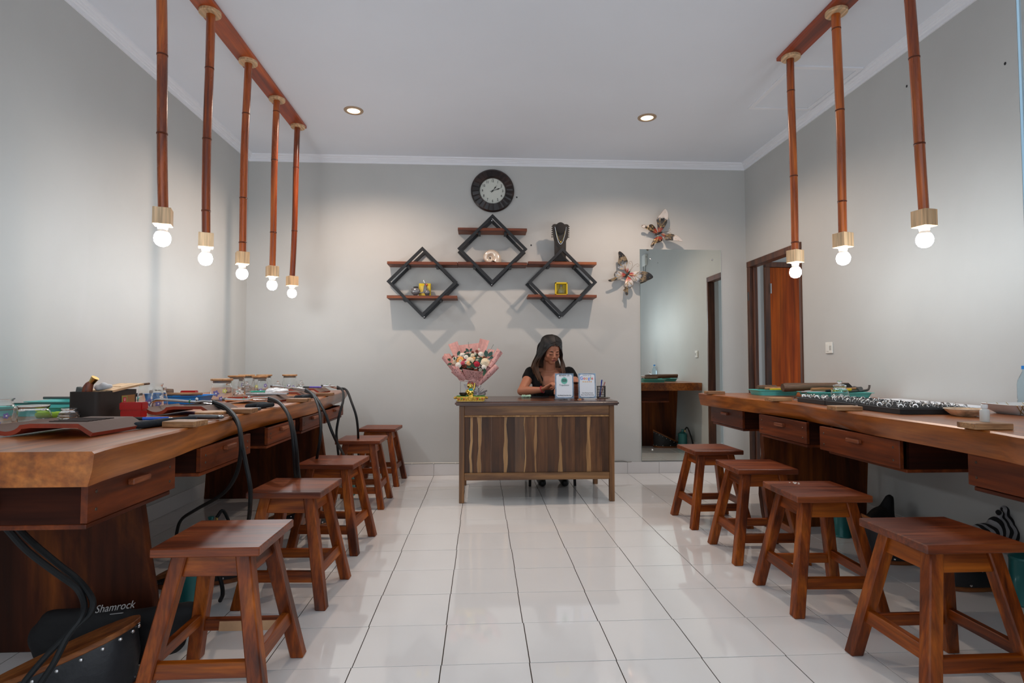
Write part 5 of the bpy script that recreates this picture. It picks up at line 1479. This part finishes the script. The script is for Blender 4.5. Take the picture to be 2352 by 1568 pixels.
roof_tile(-.865, 2.10, R(-4), 'clay roof tile with violet pen at the far end of the bench', .25, .24, gutter=False, slots=False)
# torches
torch('chrome gas torch on the second clay tile with two black hoses', ony(347, 945, .33), ony(359, 919, .33), ony(452, 923, .33), ony(489, 926, .33),
      [hp3([(520, 936, .25), (545, 966, .12), (553, 1010, .03), (552, 1050, .06), (540, 1095, .2), (510, 1135, .45), (450, 1170, .8), (415, 1195, 1.02)])+[onz(404, 1232, .010)],
       hp3([(520, 941, .26), (548, 976, .13), (556, 1020, .05), (566, 1070, 0), (575, 1120, 0), (574, 1170, .15), (570, 1200, .55)])+[onz(566, 1222, .010)]])
torch('chrome gas torch in front of the middle clay tile', ony(517, 917, .80), ony(548, 918, .80), ony(572, 917, .80), ony(617, 917, .78),
      [hp3([(640, 923, .7), (660, 948, .56), (670, 985, .47), (675, 1030, .45), (677, 1070, .5), (679, 1100, .6), (676, 1150, .9)])+[onz(672, 1185, .010)],
       hp3([(642, 926, .7), (664, 955, .57), (675, 990, .47), (681, 1030, .45), (684, 1070, .5), (688, 1105, .6), (690, 1150, .95)])+[onz(690, 1190, .010)]])
torch('chrome gas torch over the fourth clay tile with crossing hoses', ony(626, 886, 1.50), ony(645, 887, 1.50), ony(664, 890, 1.50), ony(702, 896, 1.48),
      [hp3([(720, 908, 1.3), (733, 940, 1.12), (737, 975, 1.02), (735, 1010, 1.0), (729, 1045, 1.05), (722, 1085, 1.3)])+[onz(716, 1120, .010)],
       hp3([(722, 908, 1.3), (745, 945, 1.12), (760, 985, 1.08), (772, 1012, 1.12), (785, 1036, 1.3), (800, 1065, 1.8)])+[onz(806, 1090, .010)]])
torch('dark gas torch at the far end of the left bench', ony(742, 885, 2.10), ony(750, 886, 2.10), ony(758, 887, 2.10), ony(775, 890, 2.08),
      [hp3([(787, 897, 1.95), (788, 920, 1.82), (780, 950, 1.76), (773, 990, 1.76), (775, 1022, 1.82), (778, 1050, 1.95), (782, 1080, 2.2)])+[onz(788, 1108, .010)],
       hp3([(795, 895, 2.0), (808, 925, 1.9), (818, 955, 1.86), (822, 985, 1.9), (823, 1020, 2.0), (824, 1060, 2.2)])+[onz(826, 1095, .010)]])
torch('gas torch out on the near bench end with thick hoses falling to the floor', (-1.40, -.60, LT+.06), (-1.36, -.60, LT+.05), (-1.28, -.60, LT+.02), (-1.22, -.62, LT+.02),
      [[V((-1.12, -.70, LT+.02)), V((-1.08, -.80, LT-.04)), V((-1.06, -.82, LT-.15))]+hp3([(-60, 1120, -.72), (0, 1166, -.66), (60, 1232, -.6), (130, 1292, -.55), (180, 1332, -.52), (212, 1376, -.55), (206, 1410, -.57), (172, 1442, -.6), (110, 1502, -.62), (60, 1560, -.64), (20, 1610, -.65)])+[V((-1.06, -.66, .010))],
       [V((-1.14, -.70, LT+.02)), V((-1.12, -.81, LT-.05)), V((-1.10, -.83, LT-.15))]+hp3([(-60, 1150, -.74), (0, 1197, -.68), (60, 1262, -.62), (130, 1316, -.57), (176, 1350, -.54), (193, 1386, -.56), (186, 1420, -.59), (155, 1462, -.61), (125, 1520, -.63), (95, 1566, -.64), (70, 1610, -.65)])+[V((-1.0, -.66, .010))]])
# cloths, pens, plates between the tiles
m_dcloth = mat('black_cloth', (.014, .020, .026), .9, bump=.3, bscale=60)
cloth('black_cloth', 'black rolled cloth beside the nearest clay tile', 'cloth', (-.66, -.14, LT+.0005), [((-.06, -.16, .012), (-.03, -.04, .013), .013, .014), ((-.03, -.05, .013), (.02, .06, .013), .014, .012), ((-.07, -.10, .01), (-.05, .04, .01), .011, .010)], m_dcloth)
t = T('steel_plate', 'flat dark steel bench block under the blue pen', 'plate', (-.755, -.145, LT+.0005), R(8))
G().b2((-.075, -.07, 0), (.05, .085, .012)).build('plate', mat('brown_steel', (.06, .045, .04), .5, .5), t, bevel=.002)
t = T('blue_pen', 'blue click pen with black grip on the dark steel plate', 'pen', (-.80, -.125, LT+.020), R(6))
G().tube([(-.045, 0, 0), (.0, 0, 0)], .0062, 10).build('grip', m_black, t); G().tube([(0, 0, 0), (.085, .004, 0)], .0058, 10).build('barrel', mat('pen_blue_bright', (.02, .12, .65), .25), t)
G().tube([(-.062, 0, 0), (-.045, 0, 0)], [.0015, .005], 8).build('tip', m_darksteel, t); G().tube([(.085, .004, 0), (.1, .004, 0)], .003, 8).build('clicker', m_steel, t)
t, d = bar('pliers', 'dark pliers lying behind the black rolled cloth', 'pliers', (-.72, .045, LT+.011), (-.60, .04, LT+.010), .008, m_darksteel)
G().ball(d*1.02, (.016, .010, .008), 10, 6).build('jaw', m_darksteel, t)
t = T('jar_lid', 'round pale wooden jar lid lying on the left bench', 'lid', (-.688, .155, LT+.0005))
G().lathe([(.0005, .011), (.056, .011), (.058, .014), (.058, .021), (.055, .023), (.0005, .023)], 28).build('wooden_disc', m_lidwood, t)
G().lathe([(.0005, 0), (.046, 0), (.047, .004), (.045, .006), (.047, .010), (.0005, .011)], 26).build('seal', m_seal, t)
cloth('black_cloth', 'crumpled black cloth in front of the middle clay tile', 'cloth', (-.655, .62, LT+.0005), [((-.05, -.05, .012), (0, .04, .014), .013, .015), ((0, -.04, .012), (.03, .06, .012), .013, .012)], m_dcloth)
t = T('steel_plate', 'grey steel bar with paper tag near the second drawer', 'plate', (-.665, .49, LT+.0005), R(4))
G().b2((-.07, -.018, 0), (.05, .018, .012)).build('plate', m_darksteel, t, bevel=.002); G().b2((.0, -.0185, .002), (.035, -.0181, .010)).build('paper_tag', mat('paper', (.55, .52, .5), .7), t, smooth=0)
t = T('steel_plate', 'long steel bar across the middle clay tile', 'plate', (-.80, 1.10, LT+.041+.0005), R(3))
G().b2((-.12, -.02, 0), (.11, .02, .012)).build('plate', m_steel, t, bevel=.002)
cloth('black_cloth', 'black cloth tucked under the fourth clay tile edge', 'cloth', (-.665, 1.36, LT+.0005), [((-.05, -.03, .012), (.01, .04, .014), .013, .015), ((0, -.02, .012), (.03, .05, .012), .013, .012)], m_dcloth)
t = T('violet_pen', 'violet pen lying on the farthest clay tile', 'pen', (-.83, 2.06, LT+.0475), R(-3))
G().tube([(-.02, 0, 0), (.07, 0, 0)], .006, 8).build('barrel', mat('pen_violet', (.09, .05, .35), .25), t); G().tube([(-.065, 0, 0), (-.02, 0, 0)], .0062, 8).build('grip', m_black, t)
cloth('plastic_bag', 'crumpled clear plastic bag beside the lidded jars', 'bag', (-.93, 1.62, LT+.0005), [((-.05, 0, .02), (.05, .01, .025), .03, .022), ((-.02, .03, .03), (.03, -.03, .02), .025, .02), ((.0, -.05, .02), (.05, .03, .03), .018, .014)], mat('bag_plastic', (.60, .61, .63), .3, noise=.25, nscale=50, bump=.8, bscale=45), .006)
# lidded jars further back
jar(-1.13, 1.25, LT, .062, .118, 'wooden-lidded glass jar with violet and yellow flowers beside the blue tray', 'wood', .86, [(-.5, .38, .020, m_dv), (.25, .5, .015, m_dy_), (-.05, .12, .014, m_dv)])
jar(-1.315, 1.90, LT, .058, .125, 'wooden-lidded glass jar half hidden behind the front lidded jar', 'wood', .86)
jar(-1.375, 2.22, LT, .060, .125, 'wooden-lidded glass jar in the far group, leftmost', 'wood', .86, [(-.3, .45, .018, m_dv)])
jar(-1.315, 2.42, LT, .060, .122, 'wooden-lidded glass jar in the far group, rearmost', 'wood', .86)
jar(-1.235, 2.12, LT, .058, .118, 'wooden-lidded glass jar with yellow flower in the far group', 'wood', .86, [(-.4, .45, .013, m_dy_), (.1, .2, .016, m_dv), (.7, .5, .016, m_dv)])
jar(-1.12, 2.44, LT, .058, .122, 'wooden-lidded glass jar nearest the back wall corner', 'wood', .86, [(-.1, .35, .015, m_dv), (.5, .3, .013, m_dv)])
jar(-1.045, 1.30, LT, .032, .050, 'small round glass jar with stopper right of the blue tray', 'glass', .6, ribs=1)
jar(-1.30, 2.04, LT, .040, .062, 'small round glass jar with stopper before the far jars', 'glass', .6, ribs=1)
jar(-1.145, 2.24, LT, .038, .060, 'small round glass jar with stopper right of the yellow-flower jar', 'glass', .6, ribs=1)
jar(-1.035, 2.46, LT, .038, .060, 'small round glass jar with stopper by the back corner jar', 'glass', .6, ribs=1)
# blue tray with tools
tray(-1.265, 1.02, LT, .34, .20, .045, R(3), 'blue plastic tray with red box on the left bench', m_trayblue, 'plastic trays on the benches')
redbox(-1.215, 1.04, LT+.006, .074, .04, .064, R(2), 'small red box standing in the blue tray')
bar('wooden_mallet', 'brown wooden mallet handle lying in the blue tray', 'tool', (-1.41, 1.0, LT+.062), (-1.30, 1.03, LT+.060), .020, m_toolbrown)
bar('chisel', 'orange wooden chisel handle lying in the blue tray', 'tool', (-1.31, .99, LT+.052), (-1.13, 1.01, LT+.052), .008, m_toolwood)
t = T('paper_sheet', 'white sheet of paper curling beside the blue tray', 'paper', (-1.42, 1.42, LT+.001))
gr = [[V((-.12+.03*i, -.08+.04*j, .003+.05*((i-4)/8)**2*(1 if i < 4 else .2))) for j in range(5)] for i in range(9)]
G().sheet(gr).build('sheet', mat('white_paper', (.75, .76, .78), .7), t, smooth=60, solid=.0006)
tray(-1.03, 1.72, LT, .22, .14, .035, R(12), 'small green plastic tray among the far jars', mat('green_plastic', (.03, .33, .24), .35), 'plastic trays on the benches')
# ================================================================== LEFT BENCH: THINGS BELOW
m_fabric = mat('black_nylon', (.007, .007, .008), .75, bump=.3, bscale=25)
t = T('shoulder_bag', 'black fabric bag with white lettering under the near end of left bench', 'bag', (-.90, -.255, .0005))
g = G()
g.capsule((-.10, 0, .07), (.20, .0, .07), .06, .06); g.capsule((-.12, 0, .10), (.10, .0, .12), .055, .055); g.capsule((.05, 0, .11), (.33, .04, .15), .055, .04); g.capsule((-.10, 0, .14), (.12, 0, .145), .045, .045); g.capsule((.10, .0, .05), (.28, .02, .08), .05, .05)
mn = min(v.z for v in g.v)
for v in g.v: v.z = max(v.z-mn, 0)*1.08; v.y *= .75
remesh(g, 'bag_body', m_fabric, .010, 4, t)
q = ony(263, 1394, -.312)-V((-.90, -.255, .0005))
text_obj('Shamrock', .033, mat('lettering_grey', (.35, .34, .33), .6), t, q, (R(78), R(-7), 0), 'lettering', .0004, shear=.35, sx=.95)
G().box(q+V((.005, .004, -.022)), (.04, .002, .006), rm(R(78), R(-5), 0)).build('badge', mat('lettering_grey2', (.3, .3, .3), .6), t)
bellows(-.86, -.43, R(14), 'black leather foot bellows nearest the camera under the left bench', .44, .20, .20)
tank(-.742, .13, 'teal fuel tank behind the nearest left stool')
bellows(-.86, .50, R(20), 'leather foot bellows behind the first teal tank', .40, .18, .17)
tank(-.98, .82, 'teal fuel tank deep under the left bench, behind the second stool', h=.17)
bellows(-.72, 1.42, R(5), 'leather foot bellows behind the third left stool', .38, .18, .16)
tank(-.60, 2.26, 'teal fuel tank at the far end of the left bench')
# ================================================================== RIGHT BENCH: THINGS ON TOP
GT = 'plastic trays on the benches'
tray(2.47, 1.60, RTZ, .30, .20, .036, R(-4), 'teal plastic tray farthest along the right bench', m_tray, GT)
tray(2.685, 1.245, RTZ, .40, .22, .036, R(-2), 'larger teal tray full of hammers on the right bench', m_tray, GT)
zt = RTZ+.036
GH = 'tools in the trays on the right bench'
def hammer(label, a, b_, hr, hm, head, headm, r=.011):
    a, b_ = V(a), V(b_); d = (b_-a)
    t = T('hammer', label, 'hammer', a, 0, GH)
    G().tube([V((0, 0, 0)), d*.25, d*.6, d], [r*1.1, r*1.2, r*.85, r*.8], 10, flat=.8).build('handle', hm, t)
    s = d.cross(V((0, 0, 1))).normalized()
    G().tube([d-s*head[0]+V((0, 0, head[2])), d-s*head[0]*.3, d+s*head[0]*.3, d+s*head[0]+V((0, 0, head[2]))], [head[1], head[1]*.8, head[1]*.8, head[1]*.9], 12).build('head', headm, t)
    return t
t = T('wooden_mallet', 'thick rounded wooden mandrel lying across both teal trays', 'mandrel', (2.44, 1.42, zt+.022))
G().tube([(0, 0, 0), (.02, 0, .001), (.20, -.02, .008), (.42, -.05, .016)], [.026, .030, .024, .018], 14).build('shaft', m_toolbrown, t)
hammer('hammer with pale wooden handle and steel head in the larger tray', (2.53, 1.24, zt+.016), (2.82, 1.22, zt+.022), .01, m_toolwood, (.035, .016, 0), m_darksteel, .012)
t = T('utility_knife', 'yellow and black handled tool in the larger teal tray', 'knife', (2.60, 1.16, zt+.012))
G().tube([(0, 0, 0), (.02, 0, 0), (.14, .005, .006)], [.009, .011, .010], 10, flat=.7).build('handle', mat('yellow_plastic', (.62, .42, .01), .4), t)
G().tube([(-.025, 0, -.001), (.004, 0, 0)], [.008, .0105], 10, flat=.7).build('butt_cap', m_black, t)
t = T('steel_bar', 'dark bent steel bar sticking out of the larger teal tray', 'bar', (2.72, 1.20, zt+.004))
G().tube(spline([(0, 0, 0), (.10, .0, .004), (.150, .0, .010), (.163, 0, .024), (.166, 0, .042)], 3), .010, 8, flat=.6).build('shaft', mat('dull_steel', (.12, .10, .09), .5, .6), t)
t = T('axe_head', 'black steel wedge head leaning at the end of the wooden mandrel', 'tool', (2.835, 1.33, zt+.006))
G().hexa([V(v) for v in [(-.045, -.02, 0), (.05, -.008, 0), (.05, .008, 0), (-.045, .02, 0), (-.05, -.02, .045), (-.005, -.015, .048), (-.005, .015, .048), (-.05, .02, .045)]]).build('head', m_black, t, bevel=.003)
bar('screwdriver', 'thin steel screwdriver with blue handle across the teal trays', 'screwdriver', (2.45, 1.22, zt+.004), (2.62, 1.19, zt+.004), .0045, m_steel)
bar('wood_stick', 'short pale wooden stick in the farthest teal tray', 'stick', (2.40, 1.58, zt+.010), (2.53, 1.55, zt+.012), .010, m_toolwood)
bar('wood_stick', 'round brown wooden dowel end in the farthest teal tray', 'stick', (2.37, 1.62, zt+.016), (2.52, 1.66, zt+.016), .014, m_toolbrown)
bar('pencil', 'yellow and blue pencil in the farthest teal tray', 'pencil', (2.41, 1.53, zt+.006), (2.50, 1.52, zt+.006), .006, MATS['yellow_plastic'])
t = T('coaster', 'round reddish coaster under the small glass jar', 'coaster', (2.575, 1.06, RTZ+.0005))
G().lathe([(.0005, 0), (.055, 0), (.056, .003), (.055, .006), (.0005, .006)], 26).build('disc', mat('coaster_red', srgb(164, 92, 56), .6), t)
jar(2.600, 1.06, RTZ+.0065, .052, .074, 'bell-shaped glass jar with knobbed stopper on the right bench', 'glass', .62, ribs=1, group='glass jars on the right bench')
# loose silver pieces
t = T('silver_castings', 'small heap of loose silver castings beside the ring trays', 'silver', (2.42, 1.10, RTZ+.0005))
for k in range(14):
    a = rnd.uniform(0, 6.28); r_ = rnd.uniform(0, .045)
    G().torus((r_*math.cos(a)*1.3, r_*math.sin(a)*.6, .008+rnd.uniform(0, .014)), .009, .0022, 12, 5, rm(rnd.uniform(0, 3), rnd.uniform(0, 3), 0)).build('casting', m_silver, t)
t = T('acrylic_block', 'clear acrylic block at the far end of the ring trays', 'block', (2.335, 1.01, RTZ+.0005), R(3))
G().b2((-.04, -.03, 0), (.05, .03, .016)).build('block', m_acr, t, bevel=.001)
# ---- ring trays
m_foam = mat('black_foam', (.010, .010, .011), .9)
c0 = onR(2068, 952); c1 = onR(1831, 922)
ang = math.atan2(c1.y-c0.y, c1.x-c0.x)-math.pi/2
ux, uy = V((math.cos(ang), math.sin(ang), 0)), V((-math.sin(ang), math.cos(ang), 0))
Ltot = (c1-c0).length; TLn = Ltot/3; TW = .345
ringm = G().torus((0, 0, .0085), .0092, .0016, 18, 6, Matrix.Rotation(R(90), 3, 'X'))
ringm.ball((0, 0, .0188), (.0042, .0034, .0026), 8, 5)
ringm = ringm.mesh('band', m_silver)
ringm2 = G().torus((0, 0, .0085), .0092, .0013, 18, 6, Matrix.Rotation(R(90), 3, 'X')).torus((0, .003, .0085), .0092, .0011, 18, 6, Matrix.Rotation(R(80), 3, 'X')).mesh('band', m_silver)
ringm3 = G().torus((0, 0, .0080), .0088, .0024, 18, 6, Matrix.Rotation(R(90), 3, 'X')).box((0, 0, .0185), (.010, .007, .003)).mesh('band', m_silver)
TN = ['nearest', 'middle', 'farthest']
ORD = ['first', 'second', 'third', 'fourth', 'fifth', 'sixth', 'seventh', 'eighth']
for k in range(3):
    base = V((c0.x, c0.y, RTZ+.0005))+uy*(TLn*k)
    cen = base+ux*TW/2+uy*TLn/2
    t = T('ring_tray', TN[k]+' of three black velvet ring trays on the right bench', 'tray', cen, ang, 'black ring trays')
    G().b2((-TW/2, -TLn/2+.001, 0), (TW/2, TLn/2-.001, .024)).build('tray_body', m_velvet, t, bevel=.002)
    for q in range(9):
        y_ = -TLn/2+.018+q*(TLn-.03)/8
        G().b2((-TW/2+.008, y_-.010, .024), (TW/2-.008, y_+.010, .0275)).build('foam_roll', m_foam, t, bevel=.003)
    for q in range(8):
        nth = 0
        for s in range(4 if k else 5):
            if rnd.random() < .12: continue
            x_ = -TW/2+.03+(s+rnd.uniform(-.25, .25))*(.060 if k else .068); y_ = -TLn/2+.032+q*(TLn-.03)/8
            w_ = cen+ux*x_+uy*y_+V((0, 0, .0225))
            o = mk('silver_ring', rnd.choice((ringm, ringm2, ringm3)), None, w_, (0, R(rnd.uniform(-14, 14)), ang+R(rnd.uniform(-50, 50))))
            tag(o, 'silver ring in the %s black tray, %s row from camera, %s from bench front' % (TN[k], ORD[q], ORD[nth]), 'ring', 'silver rings in the %s tray' % TN[k]); nth += 1
    if k == 1:
        G().b2((-TW/2-.0012, -TLn/2+.004, .004), (-TW/2-.0004, -TLn/2+.022, .018)).build('price_label', mat('label_white', (.6, .55, .55), .6), t, smooth=0)
# white cards and dishes
t = T('white_card', 'large flat white card behind the ring trays on the right bench', 'card', (2.845, .66, RTZ+.0005), R(-3))
G().b2((-.10, -.34, 0), (.095, .38, .006)).build('card', mat('white_card', (.74, .75, .78), .6), t, bevel=.001)
p = onR(2219, 957)
t = T('shell_dish', 'round shallow mother-of-pearl dish near the front of the right bench', 'dish', (p.x+.02, p.y+.03, RTZ+.0005))
m_mop = mat('mother_of_pearl', (.62, .42, .26), .25, coat=.5, noise=.45, nscale=32)
pr_ = [(.0005, 0), (.036, 0), (.050, .008), (.066, .022), (.071, .030), (.069, .030), (.064, .023), (.047, .011), (.034, .004), (.0005, .004)]
G().lathe(pr_, 14).build('dish', m_mop, t, smooth=12)
G().torus((0, 0, .030), .070, .0016, 28, 5).build('rim', mat('pearl_rim', (.72, .62, .48), .3), t)
t = T('marble_dish', 'white marbled dish with gold lines at the right edge', 'dish', (2.795, .045, RTZ+.0005), R(-3))
m_marb = mat('marble_white', (.66, .65, .63), .3, noise=.06, nscale=12)
def ring_(k, zz): return [V((u*k, v*k, zz)) for u, v in rr_poly(-.165, -.09, .165, .09, .03, 3)]
G().rings([ring_(.70, 0), ring_(.86, .018), ring_(1.0, .042), ring_(.985, .044), ring_(.83, .021), ring_(.68, .004)]).build('dish', m_marb, t, smooth=25)
m_gl = mat('gold_line', (.45, .30, .10), .35, .6)
for k in range(15):
    x_ = -.15+k*.021
    a_ = rnd.uniform(-.03, .03)
    G().tube([(x_*.74, -.0645, .002), (x_*.9+a_*.5, -.0790, .019), (x_+a_, -.0910, .041)], .0014, 5).build('gold_vein', m_gl, t)
for k in range(8):
    x_ = -.14+k*.04; a_ = rnd.uniform(-.04, .04)
    G().tube([(x_*.8, .0625, .006), (x_*.9+a_*.5, .0742, .0215), (max(-.14, min(.14, x_+a_)), .0885, .0437)], .0014, 5).build('gold_vein', m_gl, t)
p = onz(2321, 975, RTZ+.021)
t = T('dropper_bottle', 'small white plastic bottle on the nearest right bench pin', 'bottle', (interp(ER, -.47)+.055, -.455, RTZ+.0208))
G().lathe([(.0005, 0), (.0125, 0), (.0135, .002), (.0135, .036), (.011, .041), (.008, .043), (.008, .047)], 18).build('bottle_body', mat('translucent_white', (.62, .61, .58), .35, sss=.2), t)
G().lathe([(.0095, .047), (.0095, .056), (.008, .058), (.0005, .058)], 16, cap0=True).build('screw_cap', mat('cap_white', (.75, .75, .75), .4), t)
t = T('water_bottle', 'clear blue plastic water bottle at the right edge of the photo', 'bottle', (2.93, .205, RTZ+.0005))
m_pet = mat('pet_blue', (.70, .86, .95), .05, trans=1, ior=1.2)
G().lathe([(.0005, 0), (.030, 0), (.033, .006), (.033, .045), (.031, .05), (.033, .055), (.033, .12), (.030, .14), (.016, .172), (.013, .18), (.013, .195)], 20).build('bottle_body', m_pet, t, smooth=50)
G().lathe([(.0155, .190), (.0155, .206), (.0005, .207)], 16, cap0=True).build('screw_cap', m_trayblue, t)
# ================================================================== RIGHT BENCH: THINGS BELOW
tank(2.575, 1.035, 'teal fuel tank beside the panel leg of the right bench')
bellows(2.62, .60, R(172), 'leather foot bellows behind the second right stool', .40, .19, .22)
cloth('black_pouch', 'black fabric pouch leaning by the right bench panel leg', 'pouch', (2.78, .98, .0005), [((-.09, -.05, .06), (.06, 0, .07), .055, .065), ((-.05, -.02, .10), (.0, .0, .13), .06, .06), ((.02, 0, .12), (.055, .0, .235), .055, .024), ((.05, -.04, .06), (.10, -.08, .07), .055, .045)], m_fabric, .010)
bellows(2.70, .26, R(178), 'leather foot bellows behind the nearest right stool', .38, .19, .16)
p = onz(2362, 1395, 0)
tank(p.x+.02, p.y+.03, 'teal fuel tank at the far right edge under the bench', h=.20)
m_zeb = newmat('zebra_cloth')[0]
nt = m_zeb.node_tree; bs = nt.nodes['Principled BSDF']; tc = nt.nodes.new('ShaderNodeTexCoord'); wv = nt.nodes.new('ShaderNodeTexWave'); wv.inputs['Scale'].default_value = 8; wv.inputs['Distortion'].default_value = 9; wv.inputs['Detail'].default_value = 1
cr = nt.nodes.new('ShaderNodeValToRGB'); cr.color_ramp.interpolation = 'CONSTANT'; cr.color_ramp.elements[0].color = (.012, .012, .014, 1); cr.color_ramp.elements[1].color = (.36, .36, .38, 1); cr.color_ramp.elements[1].position = .5
nt.links.new(tc.outputs['Object'], wv.inputs['Vector']); nt.links.new(wv.outputs['Fac'], cr.inputs[0]); nt.links.new(cr.outputs[0], bs.inputs['Base Color']); bs.inputs['Roughness'].default_value = .9
p = ony(2300, 1262, .30)
cloth('zebra_scarf', 'black and white striped scarf bundle under the right bench', 'scarf', (p.x+.02, .36, .145), [((-.06, 0, .06), (.10, 0, .07), .055, .06), ((.02, 0, .11), (.08, 0, .12), .04, .035), ((.06, 0, .15), (.07, .01, .175), .016, .022), ((.06, 0, .15), (.10, .01, .17), .014, .018), ((.06, 0, .15), (.02, -.01, .17), .012, .014)], m_zeb, .007)
# tank, bellows and pouch on the far side of the panel leg, seen in the mirror
p = onz(1566, 1031, 0); ym = 6.04-p.y+.02
tank(p.x, ym, 'teal fuel tank beyond the right panel leg, seen in the mirror')
p = onz(1523, 1026, 0)
bellows(p.x+.04, 1.385, R(185), 'leather foot bellows beyond the right panel leg, seen in the mirror', .34, .18, .20)
